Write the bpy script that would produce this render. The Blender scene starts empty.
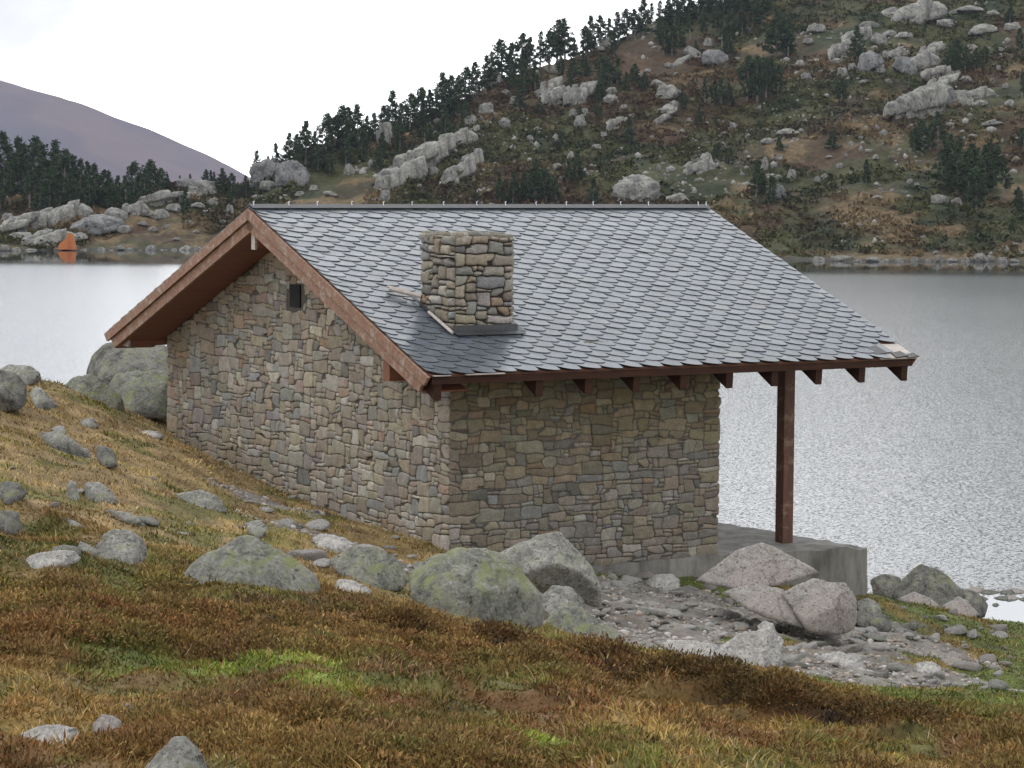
import bpy, bmesh, math, random
import numpy as np
from mathutils import Matrix, Vector

sc = bpy.context.scene
COL = sc.collection
rad = math.radians

# ------------------------------------------------------------------ camera
F = 2725.65            # focal length in pixels of a 1024 wide frame
EYE = 4.605            # eye height above the hut floor (z = 0)
PITCH, ROLL = rad(4.38), rad(0.412)
cd_ = np.array([0, math.cos(PITCH), -math.sin(PITCH)])
_r = np.array([1.0, 0, 0]); _u = np.cross(_r, cd_)
cr_ = _r*math.cos(ROLL) + _u*math.sin(ROLL)
cu_ = -_r*math.sin(ROLL) + _u*math.cos(ROLL)
cam = bpy.data.cameras.new('camera'); camo = bpy.data.objects.new('camera', cam); COL.objects.link(camo)
cam.sensor_width = 36.0; cam.lens = F*36/1024; cam.clip_start = 0.1; cam.clip_end = 12000
M = Matrix.Identity(4)
for i in range(3):
    M[i][0] = cr_[i]; M[i][1] = cu_[i]; M[i][2] = -cd_[i]
M[2][3] = EYE
camo.matrix_world = M
sc.camera = camo

# ------------------------------------------------------------------ world, sun, exposure
SUN_EL, SUN_AZ = rad(52), rad(-72)      # azimuth measured from +Y (view direction) towards +X
w = bpy.data.worlds.new('World'); sc.world = w; w.use_nodes = True
nt = w.node_tree; nt.nodes.clear()
def N(nt, typ, **kw):
    n = nt.nodes.new(typ)
    for k, v in kw.items():
        if k in n.inputs: n.inputs[k].default_value = v
        else: setattr(n, k, v)
    return n
wo = N(nt, 'ShaderNodeOutputWorld'); bg = N(nt, 'ShaderNodeBackground')
sky = N(nt, 'ShaderNodeTexSky'); sky.sky_type = 'NISHITA'; sky.sun_disc = False
sky.sun_elevation = SUN_EL; sky.sun_rotation = SUN_AZ
skm = N(nt, 'ShaderNodeVectorMath', operation='SCALE'); skm.inputs['Scale'].default_value = 0.08
nt.links.new(sky.outputs[0], skm.inputs[0])
tc = N(nt, 'ShaderNodeTexCoord')
mp = N(nt, 'ShaderNodeMapping'); mp.inputs['Scale'].default_value = (1, 1, 2.2); mp.inputs['Location'].default_value = (0.3, 0.1, 0.4)
nz = N(nt, 'ShaderNodeTexNoise', Scale=5.5, Detail=6.0, Roughness=0.55)
nt.links.new(tc.outputs['Generated'], mp.inputs[0]); nt.links.new(mp.outputs[0], nz.inputs['Vector'])
cr = N(nt, 'ShaderNodeValToRGB')
e = cr.color_ramp.elements
e[0].position = 0.36; e[0].color = (0.66, 0.67, 0.685, 1)
e[1].position = 0.56; e[1].color = (1.0, 1.0, 1.0, 1)
nt.links.new(nz.outputs[0], cr.inputs[0])
sp = N(nt, 'ShaderNodeSeparateXYZ'); nt.links.new(tc.outputs['Generated'], sp.inputs[0])
mr = N(nt, 'ShaderNodeMapRange'); mr.inputs['From Min'].default_value = 0; mr.inputs['From Max'].default_value = 0.8
mr.inputs['To Min'].default_value = 1.40; mr.inputs['To Max'].default_value = 1.45
nt.links.new(sp.outputs[2], mr.inputs[0])
cm = N(nt, 'ShaderNodeVectorMath', operation='SCALE')
nt.links.new(cr.outputs[0], cm.inputs[0]); nt.links.new(mr.outputs[0], cm.inputs['Scale'])
def sky_dot(v, lo, hi, a_, b_, src=None):
    v = Vector(v).normalized()
    nv = N(nt, 'ShaderNodeVectorMath', operation='NORMALIZE'); nt.links.new(src or tc.outputs['Generated'], nv.inputs[0])
    d = N(nt, 'ShaderNodeVectorMath', operation='DOT_PRODUCT'); d.inputs[1].default_value = v; nt.links.new(nv.outputs[0], d.inputs[0])
    m = N(nt, 'ShaderNodeMapRange'); m.interpolation_type = 'SMOOTHSTEP'
    for k_, x_ in zip(('From Min', 'From Max', 'To Min', 'To Max'), (lo, hi, a_, b_)): m.inputs[k_].default_value = x_
    nt.links.new(d.outputs['Value'], m.inputs[0]); return m.outputs[0]
glow = sky_dot((-.36, .92, .16), .66, .985, 1.0, 2.15)          # brighter overcast behind the left mountain
n9 = N(nt, 'ShaderNodeTexNoise', Scale=9.0, Detail=5.0); nt.links.new(tc.outputs['Generated'], n9.inputs['Vector'])
wv9 = N(nt, 'ShaderNodeVectorMath', operation='SCALE'); wv9.inputs['Scale'].default_value = .10
sb9 = N(nt, 'ShaderNodeVectorMath', operation='SUBTRACT'); sb9.inputs[1].default_value = (.5, .5, .5); nt.links.new(n9.outputs['Color'], sb9.inputs[0]); nt.links.new(sb9.outputs[0], wv9.inputs[0])
ad9 = N(nt, 'ShaderNodeVectorMath', operation='ADD'); nt.links.new(tc.outputs['Generated'], ad9.inputs[0]); nt.links.new(wv9.outputs[0], ad9.inputs[1])
cloud = sky_dot((-.19, .98, .066), .9980, .9996, 1.0, .38, ad9.outputs[0])
gm_ = N(nt, 'ShaderNodeMath', operation='MULTIPLY'); nt.links.new(glow, gm_.inputs[0]); nt.links.new(cloud, gm_.inputs[1])
cm2 = N(nt, 'ShaderNodeVectorMath', operation='SCALE'); nt.links.new(cm.outputs[0], cm2.inputs[0]); nt.links.new(gm_.outputs[0], cm2.inputs['Scale']); cm = cm2
mx = N(nt, 'ShaderNodeMix', data_type='RGBA'); mx.inputs[0].default_value = 0.94
nt.links.new(skm.outputs[0], mx.inputs[6]); nt.links.new(cm.outputs[0], mx.inputs[7])
nt.links.new(mx.outputs[2], bg.inputs[0]); bg.inputs[1].default_value = 1.0
nt.links.new(bg.outputs[0], wo.inputs[0])

sl = bpy.data.lights.new('sun', 'SUN'); sl.energy = 0.9; sl.angle = rad(22); sl.color = (1, 0.97, 0.93)
slo = bpy.data.objects.new('sun', sl); COL.objects.link(slo)
sdir = Vector((math.sin(SUN_AZ)*math.cos(SUN_EL), math.cos(SUN_AZ)*math.cos(SUN_EL), math.sin(SUN_EL)))
slo.rotation_euler = sdir.to_track_quat('Z', 'Y').to_euler()
slo.location = (-30, 10, 60)

sc.view_settings.view_transform = 'Standard'; sc.view_settings.look = 'None'
sc.view_settings.exposure = 0.10; sc.view_settings.gamma = 1.0
sc.render.engine = 'CYCLES'
sc.cycles.max_bounces = 6; sc.cycles.diffuse_bounces = 3; sc.cycles.glossy_bounces = 3; sc.cycles.volume_bounces = 0
sc.cycles.use_denoising = True

# ------------------------------------------------------------------ helpers: numpy noise
def _hash(ix, iy, iz, s):
    h = (ix.astype(np.int64)*374761393 + iy.astype(np.int64)*668265263 + iz.astype(np.int64)*2147483647 + s*974634777) & 0xffffffff
    h = ((h ^ (h >> 13))*1274126177) & 0xffffffff
    h = (h ^ (h >> 16))
    return (h & 0xffff)/32767.5 - 1.0
def vnoise(x, y, z=None, seed=0):
    x = np.asarray(x, float); y = np.asarray(y, float)
    z = np.zeros_like(x) if z is None else np.asarray(z, float)
    xi, yi, zi = np.floor(x), np.floor(y), np.floor(z)
    fx, fy, fz = x-xi, y-yi, z-zi
    fx, fy, fz = [q*q*q*(q*(q*6-15)+10) for q in (fx, fy, fz)]
    o = 0
    for a in (0, 1):
        for b in (0, 1):
            for c in (0, 1):
                wgt = (fx if a else 1-fx)*(fy if b else 1-fy)*(fz if c else 1-fz)
                o = o + wgt*_hash(xi+a, yi+b, zi+c, seed)
    return o
def fbm(x, y, z=None, seed=0, octv=4, gain=0.5):
    o = 0; a = 1; s = 1
    for i in range(octv):
        o = o + a*vnoise(np.asarray(x)*s, np.asarray(y)*s, None if z is None else np.asarray(z)*s, seed+i*17)
        a *= gain; s *= 2.03
    return o
def sstep(x, a, b):
    t = np.clip((x-a)/(b-a), 0, 1); return t*t*(3-2*t)

# ------------------------------------------------------------------ helpers: pixels and rays of the survey
def ray(px, py):
    d = cd_[:, None] + cr_[:, None]*(np.atleast_1d(px)-512)/F + cu_[:, None]*(384-np.atleast_1d(py))/F
    return d/d[1]
def at(px, py, t):
    d = ray(px, py)[:, 0]; return np.array([d[0]*t, t, EYE + d[2]*t])
def pxof(x, y, z):
    z = z-EYE
    dz = cd_[1]*y + cd_[2]*z
    return 512 + F*(cr_[0]*x+cr_[1]*y+cr_[2]*z)/dz, 384 - F*(cu_[0]*x+cu_[1]*y+cu_[2]*z)/dz

# ------------------------------------------------------------------ helpers: objects and meshes
def mesh(name, V, Fc, mat=None, parent=None, colors=None, smooth=False, loc=None):
    """V (n,3); Fc: (m,3) or (m,4) array or list of tuples"""
    me = bpy.data.meshes.new(name)
    V = np.asarray(V, np.float32)
    if isinstance(Fc, np.ndarray):
        k = Fc.shape[1]; me.vertices.add(len(V)); me.vertices.foreach_set('co', V.ravel())
        me.loops.add(Fc.size); me.loops.foreach_set('vertex_index', Fc.astype(np.int32).ravel())
        me.polygons.add(len(Fc)); me.polygons.foreach_set('loop_start', np.arange(0, Fc.size, k, dtype=np.int32))
        me.update(calc_edges=True)
    else:
        me.from_pydata([tuple(map(float, v)) for v in V], [], Fc); me.update()
    me.validate()
    if colors is not None:
        at_ = me.attributes.new('Col', 'FLOAT_COLOR', 'POINT')
        c = np.ones((len(V), 4), np.float32); c[:, :3] = colors
        at_.data.foreach_set('color', c.ravel())
    if smooth: me.polygons.foreach_set('use_smooth', np.ones(len(me.polygons), bool))
    if mat: me.materials.append(mat)
    o = bpy.data.objects.new(name, me); COL.objects.link(o)
    if parent: o.parent = parent
    if loc is not None: o.location = loc
    return o
def empty(name, loc=(0, 0, 0), rz=0):
    o = bpy.data.objects.new(name, None); COL.objects.link(o); o.location = loc; o.rotation_euler = (0, 0, rz)
    o.empty_display_size = 0.2
    return o
LABELS = set()
def tag(o, label=None, cat=None, group=None, kind=None):
    if label:
        if label in LABELS: print('DUP LABEL', label)
        LABELS.add(label); o['label'] = label
    if cat: o['category'] = cat
    if group: o['group'] = group
    if kind: o['kind'] = kind
    return o
class MB:
    def __init__(s): s.v = []; s.f = []
    def poly(s, pts):
        n = len(s.v); s.v += [tuple(map(float, p)) for p in pts]; s.f.append(tuple(range(n, n+len(pts))))
    def prism(s, pts, vec):
        """closed solid: polygon pts extruded along vec"""
        n = len(s.v); k = len(pts); vec = np.array(vec, float)
        s.v += [tuple(map(float, p)) for p in pts] + [tuple(map(float, np.array(p)+vec)) for p in pts]
        s.f.append(tuple(range(n+k-1, n-1, -1))); s.f.append(tuple(range(n+k, n+2*k)))
        for i in range(k):
            j = (i+1) % k; s.f.append((n+i, n+j, n+k+j, n+k+i))
    def box(s, a, b):
        x0, y0, z0 = a; x1, y1, z1 = b
        s.prism([(x0, y0, z0), (x1, y0, z0), (x1, y1, z0), (x0, y1, z0)], (0, 0, z1-z0))
    def tube(s, a, b, r, k=8, r2=None):
        a = np.array(a, float); b = np.array(b, float); d = b-a; d = d/np.linalg.norm(d)
        p = np.cross(d, (0, 0, 1)) if abs(d[2]) < .9 else np.cross(d, (1, 0, 0)); p /= np.linalg.norm(p); q = np.cross(d, p)
        n = len(s.v); r2 = r if r2 is None else r2
        for c, rr in ((a, r), (b, r2)):
            for i in range(k):
                an = 2*math.pi*i/k; s.v.append(tuple(c+rr*(p*math.cos(an)+q*math.sin(an))))
        for i in range(k):
            j = (i+1) % k; s.f.append((n+i, n+j, n+k+j, n+k+i))
        s.f.append(tuple(range(n+k-1, n-1, -1))); s.f.append(tuple(range(n+k, n+2*k)))
    def build(s, name, mat, parent=None, bevel=0.0, loc=None, smooth=False):
        me = bpy.data.meshes.new(name); me.from_pydata(s.v, [], s.f)
        bm = bmesh.new(); bm.from_mesh(me)
        bmesh.ops.recalc_face_normals(bm, faces=bm.faces)
        if bevel > 0:
            bmesh.ops.bevel(bm, geom=[e for e in bm.edges if e.is_manifold and e.calc_face_angle(0) > .5], offset=bevel, segments=2, affect='EDGES', profile=.6)
        bm.to_mesh(me); bm.free()
        me.materials.append(mat)
        o = bpy.data.objects.new(name, me); COL.objects.link(o)
        if parent: o.parent = parent
        if loc is not None: o.location = loc
        return o

# ------------------------------------------------------------------ materials
def newmat(name):
    m = bpy.data.materials.new(name); m.use_nodes = True
    nt = m.node_tree; b = nt.nodes['Principled BSDF']; return m, nt, b
def mix(nt, a, b, fac=None, mode='MIX', f=0.5):
    n = nt.nodes.new('ShaderNodeMix'); n.data_type = 'RGBA'; n.blend_type = mode; n.inputs[0].default_value = f
    for s, v in ((6, a), (7, b)):
        if isinstance(v, (tuple, list)): n.inputs[s].default_value = (*v[:3], 1)
        else: nt.links.new(v, n.inputs[s])
    if fac is not None: nt.links.new(fac, n.inputs[0])
    return n.outputs[2]
def noise(nt, scale, detail=4, rough=.55, coord='Object', stretch=None, dist=0):
    tc = nt.nodes.new('ShaderNodeTexCoord'); n = nt.nodes.new('ShaderNodeTexNoise')
    n.inputs['Scale'].default_value = scale; n.inputs['Detail'].default_value = detail; n.inputs['Roughness'].default_value = rough
    n.inputs['Distortion'].default_value = dist
    src = tc.outputs[coord]
    if stretch:
        m = nt.nodes.new('ShaderNodeMapping'); m.inputs['Scale'].default_value = stretch; nt.links.new(src, m.inputs[0]); src = m.outputs[0]
    nt.links.new(src, n.inputs['Vector']); return n.outputs[0]
def ramp(nt, src, stops, interp='LINEAR'):
    n = nt.nodes.new('ShaderNodeValToRGB'); n.color_ramp.interpolation = interp
    while len(n.color_ramp.elements) < len(stops): n.color_ramp.elements.new(0.5)
    for el, (p, c) in zip(n.color_ramp.elements, stops):
        el.position = p; el.color = (c, c, c, 1) if isinstance(c, (int, float)) else (*c, 1)
    nt.links.new(src, n.inputs[0]); return n.outputs[0]
def bump(nt, b, src, strength=.5, dist=.02):
    n = nt.nodes.new('ShaderNodeBump'); n.inputs['Strength'].default_value = strength; n.inputs['Distance'].default_value = dist
    nt.links.new(src, n.inputs['Height']); nt.links.new(n.outputs[0], b.inputs['Normal']); return n
def vcol(nt):
    n = nt.nodes.new('ShaderNodeAttribute'); n.attribute_name = 'Col'; return n.outputs['Color']

def attr_mat(name, rough=.9, nscale=8, namp=.5, bstr=.4, bdist=.02, spec=.3, fine=None):
    m, nt, b = newmat(name)
    c = vcol(nt)
    nn = ramp(nt, noise(nt, nscale, 6, .65), [(.25, 1-namp), (.75, 1+namp*.6)])
    c = mix(nt, c, nn, mode='MULTIPLY', f=1)
    if fine:
        c = mix(nt, c, ramp(nt, noise(nt, fine, 3, .6), [(.3, .7), (.7, 1.25)]), mode='MULTIPLY', f=1)
    nt.links.new(c, b.inputs['Base Color'])
    b.inputs['Roughness'].default_value = rough; b.inputs['Specular IOR Level'].default_value = spec
    bump(nt, b, noise(nt, nscale*3, 6, .7), bstr, bdist)
    return m

M_ground = attr_mat('ground_mat', nscale=3, namp=.45, bstr=.8, bdist=.04, fine=35)
M_far = attr_mat('hillside_mat', nscale=.55, namp=.55, bstr=.8, bdist=.5, fine=2.2)
M_stone = attr_mat('masonry_stone_mat', nscale=9, namp=.35, bstr=.5, bdist=.012, rough=.85, fine=45)
M_blade = None
def blade_material():
    m, nt, b = newmat('grass_blade_mat'); nt.links.new(vcol(nt), b.inputs['Base Color'])
    b.inputs['Roughness'].default_value = .75; b.inputs['Specular IOR Level'].default_value = .15
    return m
M_blade = blade_material()
M_leaf, _nt, _b = newmat('pine_needle_mat'); _nt.links.new(vcol(_nt), _b.inputs['Base Color']); _b.inputs['Roughness'].default_value = .85; _b.inputs['Specular IOR Level'].default_value = .1

def rock_material(name, base, dark, lichen=None, lichen_amt=.5, pink=None, scale=1.0):
    m, nt, b = newmat(name)
    c = mix(nt, dark, base, ramp(nt, noise(nt, 3.4*scale, 10, .78, dist=.6), [(.38, 0), (.56, 1)]))
    c = mix(nt, c, ramp(nt, noise(nt, 9*scale, 8, .8, dist=.3), [(.34, .55), (.46, 1.0), (.7, 1.15)]), mode='MULTIPLY', f=1)
    if pink: c = mix(nt, c, pink, ramp(nt, noise(nt, 1.1*scale, 5, .6), [(.42, 0), (.6, 1)]))
    c = mix(nt, c, ramp(nt, noise(nt, 38*scale, 3, .7), [(.3, .62), (.52, 1.0), (.72, 1.3)]), mode='MULTIPLY', f=1)
    c = mix(nt, c, tuple(q*.32 for q in dark), ramp(nt, noise(nt, 17*scale, 4, .65), [(.60, 0), (.66, .85)]))
    c = mix(nt, c, tuple(min(1, q*1.45) for q in base), ramp(nt, noise(nt, 6.5*scale, 6, .8, stretch=(1, 1.3, .8)), [(.62, 0), (.66, .6)]))
    tcv = nt.nodes.new('ShaderNodeTexCoord'); vr = nt.nodes.new('ShaderNodeTexVoronoi'); vr.feature = 'DISTANCE_TO_EDGE'; vr.inputs['Scale'].default_value = 1.1*scale
    wn = nt.nodes.new('ShaderNodeTexNoise'); wn.inputs['Scale'].default_value = 1.8*scale; wn.inputs['Detail'].default_value = 5; nt.links.new(tcv.outputs['Object'], wn.inputs['Vector'])
    wm = nt.nodes.new('ShaderNodeMix'); wm.data_type = 'RGBA'; wm.blend_type = 'LINEAR_LIGHT'; wm.inputs[0].default_value = .35/scale if scale >= 1 else .9
    nt.links.new(tcv.outputs['Object'], wm.inputs[6]); nt.links.new(wn.outputs['Color'], wm.inputs[7]); nt.links.new(wm.outputs[2], vr.inputs['Vector'])
    crk = ramp(nt, vr.outputs['Distance'], [(.004, .25), (.022, 1)])
    c = mix(nt, c, crk, mode='MULTIPLY', f=.42)
    if lichen:
        geo = nt.nodes.new('ShaderNodeNewGeometry'); s = nt.nodes.new('ShaderNodeSeparateXYZ'); nt.links.new(geo.outputs['Normal'], s.inputs[0])
        up = ramp(nt, s.outputs[2], [(.05, 0), (.55, 1)])
        pat = ramp(nt, noise(nt, 4.2*scale, 9, .78, dist=.8), [(.60-.16*lichen_amt, 0), (.68-.12*lichen_amt, 1)])
        k = nt.nodes.new('ShaderNodeMath'); k.operation = 'MULTIPLY'; nt.links.new(up, k.inputs[0]); nt.links.new(pat, k.inputs[1])
        c = mix(nt, c, lichen, k.outputs[0])
    nt.links.new(c, b.inputs['Base Color']); b.inputs['Roughness'].default_value = .9; b.inputs['Specular IOR Level'].default_value = .25
    n1 = noise(nt, 14*scale, 8, .75)
    bump(nt, b, n1, .9, .05/scale)
    return m
M_rock = rock_material('lichen_granite_mat', (.36, .355, .32), (.17, .17, .155), (.26, .275, .16), .4)
M_rockG = rock_material('green_lichen_granite_mat', (.30, .30, .26), (.15, .155, .135), (.25, .275, .13), .7)
M_rockP = rock_material('pink_granite_mat', (.40, .38, .355), (.24, .225, .21), None, 0, (.35, .31, .285))
M_rockW = rock_material('pale_granite_mat', (.52, .50, .47), (.30, .29, .28), None)
M_rockD = rock_material('dark_granite_mat', (.22, .215, .19), (.085, .085, .08), (.22, .23, .12), .5)
M_rockFar = rock_material('hill_granite_mat', (.33, .325, .295), (.13, .13, .125), None, scale=.22)
M_rockFarD = rock_material('hill_dark_granite_mat', (.24, .245, .24), (.11, .11, .115), None, scale=.22)

def wood_material(name, c1, c2, wear=None, stretch=(1, 12, 12)):
    m, nt, b = newmat(name)
    c = mix(nt, c1, c2, ramp(nt, noise(nt, 2.2, 7, .65, stretch=stretch), [(.35, 0), (.65, 1)]))
    if wear: c = mix(nt, c, wear, ramp(nt, noise(nt, 3.1, 7, .75, stretch=(1, 2, 2)), [(.52, 0), (.64, .85)]))
    nt.links.new(c, b.inputs['Base Color']); b.inputs['Roughness'].default_value = .65
    bump(nt, b, noise(nt, 5, 5, .7, stretch=stretch), .4, .006)
    return m
M_wood = wood_material('weathered_red_wood_mat', (.165, .080, .048), (.29, .165, .105), (.38, .32, .27))
M_woodU = wood_material('red_wood_mat', (.16, .055, .03), (.22, .085, .045), None)
M_woodD = wood_material('dark_soffit_wood_mat', (.08, .034, .02), (.12, .052, .03), None)
M_post = wood_material('post_wood_mat', (.085, .034, .021), (.14, .062, .038), (.24, .15, .11), stretch=(9, 9, 1))
M_eave = wood_material('dark_eave_wood_mat', (.034, .016, .011), (.06, .026, .017), None)
M_eave.node_tree.nodes['Principled BSDF'].inputs['Specular IOR Level'].default_value = .12
M_gwood = wood_material('grey_wood_mat', (.34, .30, .27), (.5, .46, .43), None)

def slate_material():
    m, nt, b = newmat('slate_mat')
    c = vcol(nt)
    c = mix(nt, c, ramp(nt, noise(nt, 6, 6, .7), [(.3, .8), (.7, 1.18)]), mode='MULTIPLY', f=1)
    nt.links.new(c, b.inputs['Base Color']); b.inputs['Specular IOR Level'].default_value = .6
    r = ramp(nt, noise(nt, 5, 5, .6), [(.3, .22), (.7, .36)])
    nt.links.new(r, b.inputs['Roughness'])
    bump(nt, b, noise(nt, 22, 5, .6), .25, .004)
    return m
M_slate = slate_material()
def plain(name, c, rough=.6, metal=0, ns=6, amp=.25, bs=.2):
    m, nt, b = newmat(name)
    cc = mix(nt, c, ramp(nt, noise(nt, ns, 6, .65), [(.3, 1-amp), (.7, 1+amp)]), mode='MULTIPLY', f=1)
    nt.links.new(cc, b.inputs['Base Color']); b.inputs['Roughness'].default_value = rough; b.inputs['Metallic'].default_value = metal
    bump(nt, b, noise(nt, ns*4, 4, .6), bs, .01)
    return m
M_mortar = plain('mortar_mat', (.085, .078, .068), .95, ns=12)
M_metal = plain('zinc_mat', (.55, .56, .57), .35, .9)
M_lead = plain('lead_flashing_mat', (.055, .058, .062), .45, .3)
M_black = plain('vent_dark_mat', (.01, .01, .01), .9)
def concrete_material():
    m, nt, b = newmat('concrete_mat')
    c = mix(nt, (.17, .165, .15), (.27, .26, .24), ramp(nt, noise(nt, 1.6, 8, .7), [(.35, 0), (.65, 1)]))
    st = ramp(nt, noise(nt, 4, 6, .7, stretch=(.9, .9, .22)), [(.42, 1), (.68, .45)])
    c = mix(nt, c, st, mode='MULTIPLY', f=1)
    nt.links.new(c, b.inputs['Base Color']); b.inputs['Roughness'].default_value = .9
    bump(nt, b, noise(nt, 15, 7, .7), .5, .02)
    return m
M_conc = concrete_material()

# ------------------------------------------------------------------ levels
WATER = -3.395
HO = np.array([-0.744, 32.49]); HR = rad(31.508)     # hut corner and its turn

# ------------------------------------------------------------------ near ground
ctrl = []
def cp(px, py, t): ctrl.append(at(px, py, t))
# bottom of the view, heather slope
for px, py, t in [(0, 768, 10.5), (256, 768, 11), (512, 768, 11), (768, 768, 12), (1024, 768, 13.5),
                  (0, 690, 13.5), (150, 690, 13.8), (300, 700, 13.8), (512, 705, 14), (700, 725, 14.5), (860, 745, 15.5),
                  (0, 600, 18), (120, 610, 18), (250, 612, 19.5), (360, 612, 20.5), (430, 630, 21), (520, 658, 20), (600, 668, 19.5), (700, 682, 19),
                  (800, 704, 18.5), (880, 724, 18), (960, 734, 18), (1024, 744, 18),
                  # left slope
                  (0, 506, 24), (100, 547, 22.5), (200, 540, 25), (300, 560, 26), (0, 446, 28), (100, 468, 29), (180, 490, 30), (250, 520, 31),
                  (0, 404, 33), (60, 388, 37), (0, 386, 36), (0, 386, 39), (60, 390, 41), (-100, 372, 36), (-100, 374, 39), (0, 410, 45), (100, 410, 42), (150, 425, 38.5), (110, 402, 39), (150, 413, 41), (172, 420, 42), (120, 408, 42), (165, 432, 40),
                  # behind the heather crest: gravel
                  (420, 590, 26), (540, 628, 25.5), (620, 640, 27), (700, 655, 26.5), (820, 672, 26), (940, 690, 26), (1024, 700, 26),
                  (620, 600, 31.5), (700, 610, 31), (760, 620, 31), (840, 625, 32), (900, 650, 30.5), (1024, 682, 30), (960, 640, 34), (1024, 650, 36),
                  (900, 606, 38), (980, 622, 41), (1024, 630, 44)]:
    cp(px, py, t)
def hut2w(X, Y, z=0):
    c, s = math.cos(HR), math.sin(HR); return np.array([HO[0]+c*X-s*Y, HO[1]+s*X+c*Y, z])
for X, Y, z in [(-.1, 8.3, .56), (-.1, 5.73, .46), (-.1, 3.63, .33), (-.1, 1.72, .22), (-.1, -.1, .12), (2.18, -.1, -.40), (4, -.15, -.55), (6.6, -.1, -.98),
                (2, 4, -.5), (4.5, 3.5, -.9), (7.2, 2.5, -1.6), (7, 5, -2.2), (3, 9.5, -1.2)]:
    ctrl.append(hut2w(X, Y, z))
for x, y, z in [(6.3, 44, -2.75), (6.0, 47, -3.35), (8.6, 48.0, -3.40), (9.6, 49.3, -3.62), (7.2, 50, -3.9), (11, 46, -3.1), (14, 46, -3.0), (12, 52, -4.4), (4, 50, -4.2),
                (0, 50, -4.6), (-6, 52, -4.6), (-12, 52, -4.2), (-9, 46, -.9), (-14, 46, -.3), (-16, 38, 2.4), (-16, 28, 2.8), (-14, 18, 3.1), (-14, 5, 3.6), (-5, 2, 3.1), (0, -3, 3.3), (6, 2, 2.9),
                (14, 4, 2.6), (15, 15, 1.2), (15, 25, -.4), (16, 36, -1.9), (18, 46, -3), (18, 60, -6), (6, 60, -6.5), (-6, 60, -6.5), (-18, 60, -6), (-5.5, 46.5, -2.4), (0, 45, -3.0)]:
    ctrl.append(np.array([x, y, z], float))
ctrl = np.array(ctrl)
def _tps(r2): return np.where(r2 > 1e-9, r2*np.log(r2+1e-12), 0)
_n = len(ctrl); _K = _tps(((ctrl[:, None, :2]-ctrl[None, :, :2])**2).sum(-1)) + np.eye(_n)*.6
_P = np.c_[np.ones(_n), ctrl[:, :2]]
_A = np.block([[_K, _P], [_P.T, np.zeros((3, 3))]])
_w = np.linalg.solve(_A, np.r_[ctrl[:, 2], 0, 0, 0])
# peat hollows under heather tussocks: (px, py, t, half width px, step height m)
PITS = [(265, 640, 17.0, 22, .12), (700, 702, 16.6, 46, .25), (800, 724, 16.2, 62, .28), (600, 684, 17.6, 42, .20), (410, 622, 19.2, 24, .12),
        (500, 628, 19.4, 26, .14), (900, 735, 15.6, 28, .16), (60, 606, 17.6, 22, .08), (310, 750, 11.9, 24, .10), (640, 752, 12.2, 26, .10)]
_pit = []
for px, py, t, hw, hh in PITS:
    p = at(px, py, t); _pit.append((p[0], p[1], hw*t/F, hh))
def heather_mask(x, y):
    c = 19.6 + .25*np.sin(x*.9) - .15*x
    return 1-sstep(y, c, c+3.0)
def pitwarp(x, y):
    o = np.zeros_like(x); dk = np.zeros_like(x)
    for u0, t0, hw, hh in _pit:
        e = np.exp(-((x-u0)/hw)**2*1.1)*(.75+.5*vnoise(x*4.5, x*0+t0, seed=6))
        tt = y-(t0 + .12*vnoise(x*3, x*0+t0, seed=5) - .15*((x-u0)/hw)**2)
        o += hh*e*(sstep(tt, -.05, .10)*np.exp(-np.maximum(tt, 0)/1.0) - .6*np.exp(-((tt+.12)/.22)**2))
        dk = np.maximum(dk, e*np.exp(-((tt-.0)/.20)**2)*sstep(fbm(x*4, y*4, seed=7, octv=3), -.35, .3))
    return o, dk
def ground(x, y, detail=True):
    x = np.asarray(x, float); y = np.asarray(y, float); sh = x.shape; x = x.ravel(); y = y.ravel()
    z = np.empty_like(x)
    for i in range(0, len(x), 20000):
        q = np.c_[x[i:i+20000], y[i:i+20000]]
        r2 = ((q[:, None]-ctrl[None, :, :2])**2).sum(-1)
        z[i:i+20000] = _tps(r2)@_w[:_n] + _w[_n] + q@_w[_n+1:]
    if detail:
        hm = heather_mask(x, y)
        z = z + hm*(.085*fbm(x*1.1, y*1.1, seed=3, octv=3) + .05*np.abs(vnoise(x*2.6, y*2.6, seed=9)) + .022*fbm(x*5.5, y*4.5, seed=10, octv=2)) + (1-hm)*(.07*fbm(x*.7, y*.7, seed=4, octv=3)*sstep(50-y, 0, 8) + .022*fbm(x*3.5, y*3.0, seed=14, octv=2))
        z = z + pitwarp(x, y)[0]
    return z.reshape(sh)
def hit(px, py, fn=ground, t0=8, t1=60, step=.1):
    ts = np.arange(t0, t1, step); d = ray(px, py)[:, 0]
    zz = fn(d[0]*ts, ts); k = np.where(EYE+d[2]*ts < zz)[0]
    t = ts[k[0]] if len(k) else t1
    return np.array([d[0]*t, t, EYE+d[2]*t])

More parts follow.
